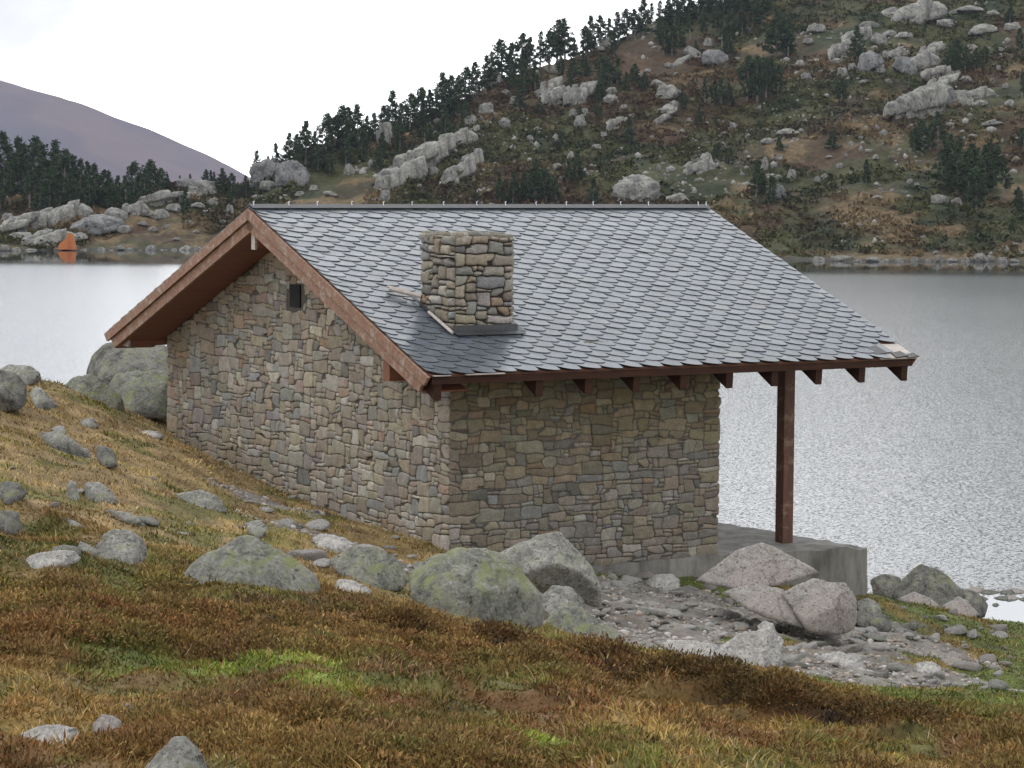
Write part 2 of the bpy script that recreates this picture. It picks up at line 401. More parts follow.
# ---- colours of the near ground, in world coordinates
C_RUST = np.array([.205, .108, .042]); C_BROWN = np.array([.145, .094, .043]); C_OCHRE = np.array([.31, .205, .072]); C_STRAW = np.array([.38, .28, .145])
C_OLIVE = np.array([.125, .118, .032]); C_GREEN = np.array([.115, .145, .032]); C_MOSS = np.array([.21, .265, .045]); C_PEAT_SHADE = np.array([.012, .009, .007])  # peat taken near black, with the heather's overhang shadow painted in
C_GRAV = np.array([.20, .185, .165]); C_DIRT = np.array([.135, .115, .095])
def lerp(a, b, t): return a + (b-a)*t[:, None]
_blob = []
def blob(px, py, rx, ry, col, wgt=1.0, t=None):
    p = hit(px, py) if t is None else at(px, py, t); q = hit(px, py-ry) ; ru = rx*p[1]/F
    rt = min(max(abs(q[1]-p[1]), .35), 6.0)
    _blob.append((p[0], p[1], ru, rt, col, wgt))
def ground_info(x, y):
    """returns base colour, share of gravel, share of straw grass"""
    n1 = fbm(x*.55, y*.45, seed=21, octv=3); n2 = fbm(x*1.7, y*1.3, seed=22, octv=3); n3 = fbm(x*.9, y*.7, seed=23, octv=3)
    c = np.tile(C_RUST, (len(x), 1))
    c = lerp(c, C_BROWN, sstep(n1, .05, .6)); c = lerp(c, C_OLIVE*1.15, .9*sstep(n2, .0, .5)); c = lerp(c, C_OCHRE, .8*sstep(n3, .05, .55))
    hm = heather_mask(x, y)
    # upper left slope: straw grass
    s = C_STRAW*.62 + C_OCHRE*.38
    c2 = np.tile(s, (len(x), 1)); c2 = lerp(c2, C_OLIVE*1.3, .85*sstep(n2, .0, .55)); c2 = lerp(c2, C_BROWN*1.3, .6*sstep(-n2, .2, .7)); c2 = lerp(c2, C_OCHRE*.8, .6*sstep(n1, .1, .5))
    # right flats: green turf
    c3 = np.tile(C_GREEN*1.05, (len(x), 1)); c3 = lerp(c3, C_OCHRE*.9, .8*sstep(n3, .0, .5)); c3 = lerp(c3, C_OLIVE, .5*sstep(n2, .1, .5))
    k = sstep(x, -1.0, 1.5); c23 = c2*(1-k[:, None]) + c3*k[:, None]
    c = c*hm[:, None] + c23*(1-hm)[:, None]
    for u0, t0, ru, rt, col, wg in _blob:
        m = np.exp(-(((x-u0)/ru)**2 + ((y-t0)/rt)**2))
        m = np.clip(wg*sstep(m + .30*n2 + .22*fbm(x*4.5, y*3.5, seed=27, octv=2), .25, .75), 0, 1); c = lerp(c, col, m)
    # gravel area around the hut foot
    q = _gravel(x, y, n2, n3)
    c = lerp(c, C_GRAV, q); c = lerp(c, C_DIRT, q*sstep(n3, 0, .5)*.7)
    n4 = fbm(x*5, y*4, seed=24, octv=2); c = c*(1+.28*n4)[:, None]
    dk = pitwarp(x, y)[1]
    c = lerp(c, C_PEAT_SHADE, np.clip(dk*1.5, 0, 1)*.97)  # hollows: peat plus painted shadow of the overhanging heather
    c = lerp(c, C_DIRT*.6, sstep(-z_lvl(x, y), 3.25, 3.5))
    return c, q, hm, dk
_zc = {}
def z_lvl(x, y): return ground(x, y, detail=False)
GR = []   # gravel ellipses (cx, cy, rx, ry)
def _gravel(x, y, n2, n3):
    m = np.zeros_like(x)
    for cx, cy, rx, ry in GR:
        m = np.maximum(m, np.exp(-(((x-cx)/rx)**2+((y-cy)/ry)**2)))
    return sstep(m + .30*n2 + .10*n3, .38, .52)
def gr(px, py, t, rx, ry):
    p = at(px, py, t); GR.append((p[0], p[1], rx, ry))
gr(640, 590, 31.5, 1.5, 1.6); gr(640, 625, 28, 1.6, 2.6); gr(740, 640, 27, 1.6, 2.6); gr(840, 660, 27.5, 1.5, 1.6); gr(920, 668, 28.5, 1.1, .8); gr(1010, 685, 28.6, .9, .35); gr(700, 600, 31, 2.2, 2.2); gr(820, 620, 32.5, 1.6, 2.0)
gr(350, 545, 29.5, .9, 1.1); gr(300, 525, 31, .9, .7); gr(250, 500, 33, .8, .5); gr(400, 560, 29.5, .9, 1.2); gr(560, 600, 29.5, 1.4, 2.2)
blob(255, 675, 95, 22, C_MOSS, 1.0); blob(190, 668, 90, 15, C_MOSS, .8); blob(310, 680, 45, 12, C_MOSS*1.2, .9); blob(120, 655, 60, 10, C_GREEN, .8); blob(330, 690, 50, 14, C_MOSS*.8, .8)
blob(545, 745, 50, 18, C_MOSS*.9, .9); blob(640, 757, 40, 10, C_GREEN*1.1, .8); blob(420, 690, 60, 12, C_GREEN, .7); blob(390, 590, 20, 8, C_OLIVE, .6)
blob(30, 545, 60, 22, C_GREEN*.75, .8); blob(60, 530, 40, 15, C_OLIVE, .8); blob(120, 575, 60, 12, C_GREEN*.9, .7); blob(200, 482, 40, 14, C_OLIVE, .7, 29)
blob(410, 762, 60, 10, C_OLIVE*1.3, .9); blob(760, 757, 60, 9, C_OLIVE*1.4, .8); blob(480, 715, 80, 10, C_OLIVE*1.3, .8); blob(130, 700, 70, 9, C_OLIVE*1.3, .8); blob(640, 735, 50, 9, C_OCHRE*1.1, .8); blob(60, 722, 50, 8, C_OCHRE*1.1, .8); blob(30, 722, 30, 5, C_OCHRE*1.4, .8); blob(900, 700, 120, 12, C_GREEN*1.1, .8, 21.5); blob(960, 630, 90, 14, C_GREEN*1.25, .8, 36); blob(850, 690, 60, 10, C_GREEN, .7, 22)
blob(840, 600, 60, 10, C_GREEN, .5, 35); blob(380, 545, 60, 10, C_OCHRE, .6, 29)

# ground sheet
gx = np.arange(-17, 18.01, .11); gy = np.r_[np.arange(-4, 9, .25), np.arange(9, 36, .09), np.arange(36, 62, .16)]
GX, GY = np.meshgrid(gx, gy)
GZ = ground(GX, GY)
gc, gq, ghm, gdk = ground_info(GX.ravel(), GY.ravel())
GZ = GZ + (gq*.035*fbm(GX.ravel()*5, GY.ravel()*5, seed=31, octv=3)).reshape(GX.shape)
nyy, nxx = GX.shape
def gridf(ny, nx):
    i = np.arange(ny*nx).reshape(ny, nx); return np.stack([i[:-1, :-1].ravel(), i[:-1, 1:].ravel(), i[1:, 1:].ravel(), i[1:, :-1].ravel()], 1)
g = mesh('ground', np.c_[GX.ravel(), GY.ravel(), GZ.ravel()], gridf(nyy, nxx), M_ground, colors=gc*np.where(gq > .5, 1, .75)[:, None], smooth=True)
tag(g, kind='structure')
def gz(x, y):
    return float(ground(np.array([x]), np.array([y]))[0])

# ------------------------------------------------------------------ water
WAVE = 0.46
def water_material():
    m, nt, b = newmat('lake_water_mat')
    b.inputs['Base Color'].default_value = (.018, .028, .032, 1); b.inputs['Roughness'].default_value = .05; b.inputs['IOR'].default_value = 1.36; b.inputs['Specular IOR Level'].default_value = .75
    tc = nt.nodes.new('ShaderNodeTexCoord'); s = nt.nodes.new('ShaderNodeSeparateXYZ'); nt.links.new(tc.outputs['Object'], s.inputs[0])
    # calm belt under the far shore, ripples over the open lake
    sx = nt.nodes.new('ShaderNodeMath'); sx.operation = 'MULTIPLY_ADD'; sx.inputs[1].default_value = .1; nt.links.new(s.outputs[0], sx.inputs[0]); nt.links.new(s.outputs[1], sx.inputs[2])
    a = nt.nodes.new('ShaderNodeMapRange'); a.interpolation_type = 'SMOOTHSTEP'
    a.inputs['From Min'].default_value = 222; a.inputs['From Max'].default_value = 246; a.inputs['To Min'].default_value = 1; a.inputs['To Max'].default_value = .03
    nt.links.new(sx.outputs[0], a.inputs[0])
    c = nt.nodes.new('ShaderNodeMapRange'); c.interpolation_type = 'SMOOTHSTEP'
    c.inputs['From Min'].default_value = 51.3; c.inputs['From Max'].default_value = 53; c.inputs['To Min'].default_value = .01; c.inputs['To Max'].default_value = 1
    nt.links.new(s.outputs[1], c.inputs[0])
    k = nt.nodes.new('ShaderNodeMath'); k.operation = 'MULTIPLY'; nt.links.new(a.outputs[0], k.inputs[0]); nt.links.new(c.outputs[0], k.inputs[1])
    gust = ramp(nt, noise(nt, .05, 3, .5, stretch=(1, .5, 1)), [(.3, .8), (.7, 1.15)])
    k2 = nt.nodes.new('ShaderNodeMath'); k2.operation = 'MULTIPLY'; nt.links.new(k.outputs[0], k2.inputs[0]); nt.links.new(gust, k2.inputs[1])
    k3 = nt.nodes.new('ShaderNodeMath'); k3.operation = 'MULTIPLY'; nt.links.new(k2.outputs[0], k3.inputs[0]); k3.inputs[1].default_value = WAVE
    # wave slopes straight from the two horizontal channels of a noise
    mp = nt.nodes.new('ShaderNodeMapping'); mp.inputs['Scale'].default_value = (1.0, .8, 1); nt.links.new(tc.outputs['Object'], mp.inputs[0])
    n = nt.nodes.new('ShaderNodeTexNoise'); n.inputs['Scale'].default_value = 13; n.inputs['Detail'].default_value = 2; n.inputs['Roughness'].default_value = .6
    nt.links.new(mp.outputs[0], n.inputs['Vector'])
    sub = nt.nodes.new('ShaderNodeVectorMath'); sub.operation = 'SUBTRACT'; sub.inputs[1].default_value = (.5, .5, .5); nt.links.new(n.outputs['Color'], sub.inputs[0])
    sc_ = nt.nodes.new('ShaderNodeVectorMath'); sc_.operation = 'SCALE'; nt.links.new(sub.outputs[0], sc_.inputs[0]); nt.links.new(k3.outputs[0], sc_.inputs['Scale'])
    ml = nt.nodes.new('ShaderNodeVectorMath'); ml.operation = 'MULTIPLY'; ml.inputs[1].default_value = (1, 1, 0); nt.links.new(sc_.outputs[0], ml.inputs[0])
    ad = nt.nodes.new('ShaderNodeVectorMath'); ad.operation = 'ADD'; ad.inputs[1].default_value = (0, 0, 1); nt.links.new(ml.outputs[0], ad.inputs[0])
    no = nt.nodes.new('ShaderNodeVectorMath'); no.operation = 'NORMALIZE'; nt.links.new(ad.outputs[0], no.inputs[0])
    nt.links.new(no.outputs[0], b.inputs['Normal'])
    rm = nt.nodes.new('ShaderNodeMapRange'); rm.inputs['To Min'].default_value = .03; rm.inputs['To Max'].default_value = .20; nt.links.new(k.outputs[0], rm.inputs[0]); nt.links.new(rm.outputs[0], b.inputs['Roughness'])
    return m
wv = [(-500, 34, WATER), (500, 34, WATER), (900, 600, WATER), (-900, 600, WATER)]
tag(mesh('lake_water', wv, [(0, 1, 2, 3)], water_material()), kind='structure')

# ------------------------------------------------------------------ far shore and hillside
XS = np.array([-500, -200, 0, 120, 200, 245, 300, 360, 420, 500, 560, 640, 700, 760, 860, 1024, 1300, 1600.])
TS = np.interp(XS, [-500, 0, 250, 400, 820, 1024, 1600], [288, 277, 285, 275, 262, 262, 262])
YK = np.array([150, 172, 192, 194, 182, 190, 160, 141, 122, 84, 66, 33, 12, -10, -45, -100, -180, -240.])
TK = np.array([352, 350, 345, 342, 338, 338, 345, 352, 360, 372, 382, 398, 410, 420, 436, 455, 480, 500.])
def ypix_horizon(px): return np.interp(px, [0, 1024], [171.57, 178.94])
def far_h(x, y, detail=True):
    x = np.asarray(x, float); y = np.asarray(y, float)
    px = 512 + F*x/y
    ts = np.interp(px, XS, TS) + 1.6*fbm(px*.022, px*0, seed=41, octv=4); tk = np.interp(px, XS, TK)
    s = (y-ts)/(tk-ts)
    yk = np.interp(px, XS, YK); zk = EYE + tk*(ypix_horizon(px)-yk)/F
    sc_ = np.clip(s, 0, 1)
    hgt = (zk-WATER)
    wgt = sstep(px, 200, 420)
    prof = (1-wgt)*(sc_**.8) + wgt*(.25*sc_ + .75*sc_**1.35)
    z = WATER + hgt*prof
    z = np.where(s < 0, WATER + s*25, z)
    z = np.where(s > 1, WATER + hgt - (s-1)*14*np.sign(s-1) - (np.maximum(s-1, 0)**2)*30, z)
    if detail:
        a = sstep(s, .0, .25)
        z = z + a*(1.5*fbm(x*.045, y*.045, seed=51, octv=3)*(1-.6*sstep(s, .75, 1))) + sstep(s, -.01, .06)*(.38*fbm(x*.42, y*.42, seed=52, octv=3) + .16)
    return z
fpx = np.arange(-420, 1500, 3.6); fs = np.r_[np.linspace(-12, 205, 300), np.linspace(206, 330, 40)]
PX, TT = np.meshgrid(fpx, fs)
ts0 = np.interp(PX, XS, TS); YY = ts0 + TT; XX = (PX-512)/F*YY
ZZ = far_h(XX, YY)
x_, y_ = XX.ravel(), YY.ravel(); px_ = PX.ravel(); zr_ = ZZ.ravel()-WATER
H_DG = np.array([.029, .039, .013]); H_OL = np.array([.060, .062, .022]); H_RED = np.array([.085, .046, .025]); H_TAN = np.array([.17, .12, .062]); H_BR = np.array([.070, .053, .027])
def hill_colour(x_, y_, zr_):
    n1 = fbm(x_*.05, y_*.05, seed=61, octv=3); n2 = fbm(x_*.22, y_*.22, seed=62, octv=4); n3 = fbm(x_*.11, y_*.10, seed=63, octv=4)
    fc = np.tile(H_OL, (len(x_), 1)); fc = lerp(fc, H_DG, sstep(n2, -.05, .45)); fc = lerp(fc, H_BR, .8*sstep(n3, .05, .5))
    fc = lerp(fc, H_RED, .62*sstep(n1+.6*n2 + .25*sstep(zr_, 8, 25), .22, .75))
    fc = lerp(fc, H_TAN, .8*sstep(n3-.7*n2 - .45*sstep(zr_, 3, 12) - .25*sstep(-x_, 15, 30), .22, .55))
    fc = lerp(fc, H_TAN, .7*sstep(zr_, .9, .5)*sstep(zr_, .1, .2)*sstep(n2, -.1, .2))
    return fc
fc = hill_colour(x_, y_, zr_)
fc = lerp(fc, np.array([.05, .047, .042]), sstep(-zr_, -.30, -.08))
ny_, nx_ = PX.shape
tag(mesh('hillside', np.c_[x_, y_, ZZ.ravel()], gridf(ny_, nx_), M_far, colors=fc, smooth=True), kind='structure')
def fhit(px, py):
    return hit(px, py, far_h, 236, 520, .25)

# ------------------------------------------------------------------ distant mountain
mpx = np.arange(-900, 700, 8.0)
myk = np.interp(mpx, [-900, -300, 0, 60, 100, 150, 200, 228, 245, 300, 400, 700], [-60, 10, 81, 97, 112.5, 131, 152, 166, 176, 210, 250, 300])
mt = np.linspace(0, 1, 46)
MP, MT = np.meshgrid(mpx, mt)
MY = 1900 + 900*MT; MXx = (MP-512)/F*MY
zk = EYE + 2800*(ypix_horizon(MP)-myk[None])/F
MZ = -120 + (zk+120)*MT**1.15
MZ = MZ + (1-MT)**.7*(26*fbm(MXx*.004+MT*2, MY*.002, seed=71, octv=4)) + 1.2*fbm(MXx*.03, MY*.03, seed=73, octv=2)
back = np.stack([MXx[-1], MY[-1]+300, MZ[-1]-60], 1)
V = np.c_[MXx.ravel(), MY.ravel(), MZ.ravel()]; V = np.r_[V, back]
mc = np.tile(np.array([.088, .070, .078]), (len(V), 1)); mn = fbm(V[:, 0]*.008, V[:, 1]*.004, seed=75, octv=4)
mc = lerp(mc, np.array([.115, .085, .080]), sstep(mn, -.1, .4)); mc = lerp(mc, np.array([.066, .062, .070]), sstep(-mn, .1, .5))
M_mtn = attr_mat('mountain_mat', nscale=.02, namp=.15, bstr=.2, bdist=3, rough=1, spec=0)
tag(mesh('mountain', V, gridf(47, len(mpx)), M_mtn, colors=mc, smooth=True), kind='structure')

# ------------------------------------------------------------------ haze
def haze():
    m = bpy.data.materials.new('haze_mat'); m.use_nodes = True; nt = m.node_tree; nt.nodes.clear()
    o = nt.nodes.new('ShaderNodeOutputMaterial'); v = nt.nodes.new('ShaderNodeVolumePrincipled')
    v.inputs['Color'].default_value = (.66, .72, .95, 1); v.inputs['Density'].default_value = HAZE; v.inputs['Anisotropy'].default_value = .2
    nt.links.new(v.outputs[0], o.inputs['Volume'])
    b = MB(); b.box((-1700, -60, -140), (1700, 3300, 420))
    h = b.build('haze', m); tag(h, kind='stuff'); h.visible_shadow = True
    return h
HAZE = 0.00009
haze()
# ------------------------------------------------------------------ the hut
X0, X1, HW, OY = -0.664, 6.628, 8.128, 0.686
ZR, ZE, LW, ZG = 4.161, 2.279, 3.97, -0.22
MS = (ZR-ZE)/(HW/2+OY)
def roofz(Y): return ZE + (min(Y, HW-Y)+OY)*MS
hut = empty('stone_hut', (HO[0], HO[1], 0), HR)
tag(hut, 'low stone hut with grey slate roof, stub chimney and red wooden eaves by the lake', 'hut')

STONES = [((.25, .235, .205), 6), ((.275, .24, .19), 6), ((.26, .195, .145), 1.2), ((.24, .215, .17), 5), ((.34, .32, .28), 3), ((.18, .172, .158), 1.6), ((.275, .225, .185), 2), ((.235, .238, .225), 1.8), ((.22, .19, .16), 2)]
def masonry(W, Z0, Z1, ux, uy, rnd, sizes, gap=.012, depth=.032, keep=None, ztop=None, warp=1.0, seed=0, ring=3):
    """rubble stones in wall coordinates (s along, z up, d outward). returns V, faces, colours"""
    nx = int(round(W/ux)); ny = int(round((Z1-Z0)/uy)); ux = W/nx; uy = (Z1-Z0)/ny
    occ = np.zeros((ny, nx), bool); V = []; Fs = []; Cc = []
    cols = [np.array(c) for c, _ in STONES]; wts = [k for _, k in STONES]
    def wf(p):
        s, z = p
        a = warp
        dx = .45*ux*a*(vnoise([s/ux*.42], [z/uy*.45], seed=seed+1)[0]) + .25*ux*a*vnoise([s/ux*1.1], [z/uy*1.1], seed=seed+2)[0]
        dz = .55*uy*a*(vnoise([s/ux*.33], [z/uy*.4], seed=seed+3)[0]) + .28*uy*a*vnoise([s/ux*1.05], [z/uy*1.05], seed=seed+4)[0]
        e = min(1, s/ux/1.2, (W-s)/ux/1.2)
        return (s+dx*max(e, .12), z+dz)
    for j in range(ny):
        for i in range(nx):
            if occ[j, i]: continue
            for _ in range(12):
                a, b = rnd.choices([q[0] for q in sizes], [q[1] for q in sizes])[0]
                if i+a <= nx and j+b <= ny and not occ[j:j+b, i:i+a].any(): break
            else: a, b = 1, 1
            if i+a == nx-1 and rnd.random() < .8 and not occ[j:j+b, nx-1].any(): a += 1
            occ[j:j+b, i:i+a] = True
            P = [(i+k, j) for k in range(a)] + [(i+a, j+k) for k in range(b)] + [(i+a-k, j+b) for k in range(a)] + [(i, j+b-k) for k in range(b)]
            pts = [wf((q*ux, Z0+r*uy)) for q, r in P]
            pts = np.array(pts); c = pts.mean(0)
            if keep and not keep(c[0], c[1]): continue
            if ztop is not None: 
                if c[1] > ztop(c[0]): continue
                pts[:, 1] = np.minimum(pts[:, 1], [ztop(q)+.02 for q in pts[:, 0]])
            # random corner cut
            if rnd.random() < .22 and a*b > 2:
                k = rnd.choice([0, a, a+b, 2*a+b]); pts[k % len(pts)] = pts[k % len(pts)]*.45 + c*.55
            for _ in range(2):
                q = np.roll(pts, -1, 0); pts = np.stack([pts*.78+q*.22, pts*.22+q*.78], 1).reshape(-1, 2)
                if len(pts) > 26: break
            ext = np.ptp(pts, axis=0)
            c = pts.mean(0); r = pts-c
            def shr(m): return c + r*np.maximum(.15, 1-2*m/ext)
            d = depth*rnd.uniform(.6, 1.35); tx, tz = rnd.uniform(-.05, .05), rnd.uniform(-.05, .05)
            n = len(V); K = len(pts)
            rings = [(shr(gap*.5), -.022), (shr(gap*.7), d*.45), (shr(gap+.010), d*.85), (shr(gap+.035), d)]
            for pr, dd in rings:
                for q in pr:
                    k = dd + (tx*(q[0]-c[0]) + tz*(q[1]-c[1]))*(dd > 0)
                    V.append((q[0], q[1], k))
            V.append((c[0], c[1], d*1.04))
            for m in range(len(rings)-1):
                for k in range(K):
                    k2 = (k+1) % K; Fs.append((n+m*K+k, n+m*K+k2, n+(m+1)*K+k2, n+(m+1)*K+k))
            mm = n+(len(rings)-1)*K
            for k in range(K): Fs.append((mm+k, mm+(k+1) % K, n+len(rings)*K))
            col = rnd.choices(cols, wts)[0]*rnd.uniform(.82, 1.16)*np.array([1, rnd.uniform(.96, 1.03), rnd.uniform(.92, 1.06)])
            Cc += [col]*(len(rings)*K+1)
    return V, Fs, Cc
def stone_wall(name, parent, org, sdir_, ndir, W, Z0, Z1, core, stain_shade=None, **kw):
    V, Fs, Cc = masonry(W, Z0, Z1, **kw)
    V = np.array(V); Cc = np.array(Cc)
    if stain_shade is not None: Cc = stain_shade(V, Cc)
    P = np.array(org)[None] + V[:, :1]*np.array(sdir_)[None] + V[:, 2:3]*np.array(ndir)[None] + V[:, 1:2]*np.array([0, 0, 1])[None]
    # mortar core appended
    cv, cf = core; n = len(P)
    P = np.r_[P, np.array(cv, float)]; Cc = np.r_[Cc, np.tile((.105, .098, .085), (len(cv), 1))]
    Fs = Fs + [tuple(n+k for k in f) for f in cf]
    return mesh(name, P, Fs, M_stone, parent=parent, colors=Cc)
def boxcore(a, b):
    x0, y0, z0 = a; x1, y1, z1 = b
    v = [(x0, y0, z0), (x1, y0, z0), (x1, y1, z0), (x0, y1, z0), (x0, y0, z1), (x1, y0, z1), (x1, y1, z1), (x0, y1, z1)]
    return v, [(0, 3, 2, 1), (4, 5, 6, 7), (0, 1, 5, 4), (1, 2, 6, 5), (2, 3, 7, 6), (3, 0, 4, 7)]
rnd = random.Random(7)
SZ = [((1, 1), 3), ((2, 1), 8), ((2, 2), 9), ((3, 2), 10), ((3, 1), 5), ((3, 3), 5), ((4, 2), 6), ((4, 3), 3.5), ((2, 3), 4), ((5, 2), 2), ((5, 3), 1), ((4, 4), .8), ((1, 2), 4)]
def stain_shade_long(V, C):
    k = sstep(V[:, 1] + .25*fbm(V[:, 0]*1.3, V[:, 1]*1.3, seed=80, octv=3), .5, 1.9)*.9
    C = C*.88  # whole wall darkened in colour for the shade of the eave
    return C*(1-k[:, None]) + C*np.array([.78, .72, .50])*k[:, None]  # upper half: olive damp stain and painted eave shade together
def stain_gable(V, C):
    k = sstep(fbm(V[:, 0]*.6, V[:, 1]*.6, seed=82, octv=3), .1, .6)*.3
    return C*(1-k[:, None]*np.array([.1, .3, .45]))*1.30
# long wall on the porch side, facing -Y; hut wall is .4 thick
stone_wall('wall', hut, (0, 0, 0), (1, 0, 0), (0, -1, 0), LW, ZG, 2.56, boxcore((.02, .0, ZG-.01), (LW-.02, .36, 2.50)), stain_shade=stain_shade_long,
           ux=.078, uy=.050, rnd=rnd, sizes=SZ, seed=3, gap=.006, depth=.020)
# gable wall facing -X : s runs from y=HW to y=0 so that the outside is -X
def gt(s): return roofz(HW-s)-.30
gv = [(.0, .02, -.6), (.0, HW-.02, -.6), (.0, HW-.02, roofz(HW)-.31), (.0, HW/2, ZR-.31), (.0, .02, roofz(0)-.31)]
gcore = (gv + [(x+.36, y, z) for x, y, z in gv], [(4, 3, 2, 1, 0), (5, 6, 7, 8, 9)] + [((i+1) % 5, i, 5+i, 5+(i+1) % 5)[::-1] for i in range(5)])
def keepg(s, z): return not (abs((HW-s)-4.04) < .19 and abs(z-3.0) < .18)
stone_wall('wall', hut, (0, HW, 0), (0, -1, 0), (-1, 0, 0), HW, -.45, ZR-.05, gcore, stain_shade=stain_gable,
           ux=.088, uy=.060, rnd=rnd, sizes=SZ, seed=11, ztop=gt, keep=keepg, gap=.006, depth=.020)
# porch-side end wall facing +X and back wall (plain courses of the same stone)
gv2 = [(LW, .38, ZG), (LW, HW-.02, ZG), (LW, HW-.02, roofz(HW)-.12), (LW, HW/2, ZR-.12), (LW, .38, roofz(.38)-.12)]
gcore2 = ([(x-.36, y, z) for x, y, z in gv2] + gv2, [(4, 3, 2, 1, 0), (5, 6, 7, 8, 9)] + [((i+1) % 5, i, 5+i, 5+(i+1) % 5)[::-1] for i in range(5)])
stone_wall('wall', hut, (LW, 0.0, 0), (0, 1, 0), (1, 0, 0), HW, ZG, ZR-.05, gcore2, ux=.13, uy=.085, rnd=rnd, sizes=SZ, seed=17, ztop=lambda s: roofz(s)-.10, gap=.012)
stone_wall('wall', hut, (LW, HW, 0), (-1, 0, 0), (0, 1, 0), LW, -1.3, 2.40, boxcore((.02, HW-.36, -1.3), (LW-.02, HW, 2.38)), ux=.13, uy=.085, rnd=rnd, sizes=SZ, seed=19, gap=.012)
# vent in the gable
v = MB(); v.box((-.022, 3.895, 2.85), (.02, 4.185, 3.15)); vent = v.build('vent', M_black, hut)

# foundation and porch platform
def platform():
    out = [(-.02, -.055), (1.5, -.06), (LW, -.05), (5.2, -.07), (6.30, -.03), (6.46, .06), (6.42, .9), (6.25, 2.0), (6.10, 3.1), (6.15, 4.4), (6.2, HW), (LW-.1, HW-.4), (LW-.1, .3), (.1, .3)]
    bm = bmesh.new()
    n = len(out)
    vb = [bm.verts.new((x, y, -1.9)) for x, y in out]; vt = [bm.verts.new((x, y, ZG)) for x, y in out]
    bm.faces.new(vt); bm.faces.new(vb[::-1])
    for i in range(n): bm.faces.new((vb[i], vb[(i+1) % n], vt[(i+1) % n], vt[i]))
    bmesh.ops.triangulate(bm, faces=bm.faces)
    for _ in range(5):
        bmesh.ops.subdivide_edges(bm, edges=[e for e in bm.edges if e.calc_length() > .16], cuts=1, use_grid_fill=False)
        bmesh.ops.triangulate(bm, faces=bm.faces)
    bm.normal_update()
    P = np.array([v.co[:] for v in bm.verts]); Nn = np.array([v.normal[:] for v in bm.verts])
    d = .022*fbm(P[:, 0]*2.2, P[:, 1]*2.2, P[:, 2]*2.2, seed=90, octv=4)
    top = (P[:, 2] > ZG-.01)
    rough = sstep(P[:, 0], LW+.2, LW+.8)
    P2 = P + Nn*d[:, None]
    P2[:, 2] -= np.where(top, rough*(.035*np.abs(fbm(P[:, 0]*1.4, P[:, 1]*1.4, seed=93, octv=3)) + .05*sstep(P[:, 0], 5.6, 6.4)), 0)
    for v_, p in zip(bm.verts, P2): v_.co = p
    me = bpy.data.meshes.new('platform'); bm.to_mesh(me); bm.free(); me.materials.append(M_conc)
    me.polygons.foreach_set('use_smooth', np.ones(len(me.polygons), bool)); me.set_sharp_from_angle(angle=rad(40))
    o = bpy.data.objects.new('platform', me); COL.objects.link(o); o.parent = hut; return o
platform()
v = MB(); v.tube((6.40, .55, -.52), (6.66, .50, -.53), .085, 14); v.build('pipe', M_lead, hut)

# slate roof: deck, soffit, slates
def slope_pt(side, X, s, h=0):
    """s = metres up the slope from the eave, h = height off the deck along the slope normal"""
    L = math.hypot(HW/2+OY, ZR-ZE); cx, cz = (HW/2+OY)/L, (ZR-ZE)/L
    Y = -OY + s*cx - h*cz; Z = ZE + s*cz + h*cx
    return (X, Y, Z) if side == 0 else (X, HW-Y, Z)
SL = math.hypot(HW/2+OY, ZR-ZE)
roof = None
def deck():
    v = MB()
    for side in (0, 1):
        pts = [slope_pt(side, X0+.02, .03, -.014), slope_pt(side, X1-.02, .03, -.014), slope_pt(side, X1-.02, SL, -.014), slope_pt(side, X0+.02, SL, -.014)]
        low = [slope_pt(side, X0+.02, .03, -.042), slope_pt(side, X1-.02, .03, -.042), slope_pt(side, X1-.02, SL, -.042), slope_pt(side, X0+.02, SL, -.042)]
        n = len(v.v); v.v += pts+low
        v.f += [(n, n+1, n+2, n+3), (n+7, n+6, n+5, n+4), (n, n+4, n+5, n+1), (n+1, n+5, n+6, n+2), (n+2, n+6, n+7, n+3), (n+3, n+7, n+4, n)]
    return v.build('roof', M_woodD, hut)
roof = deck()
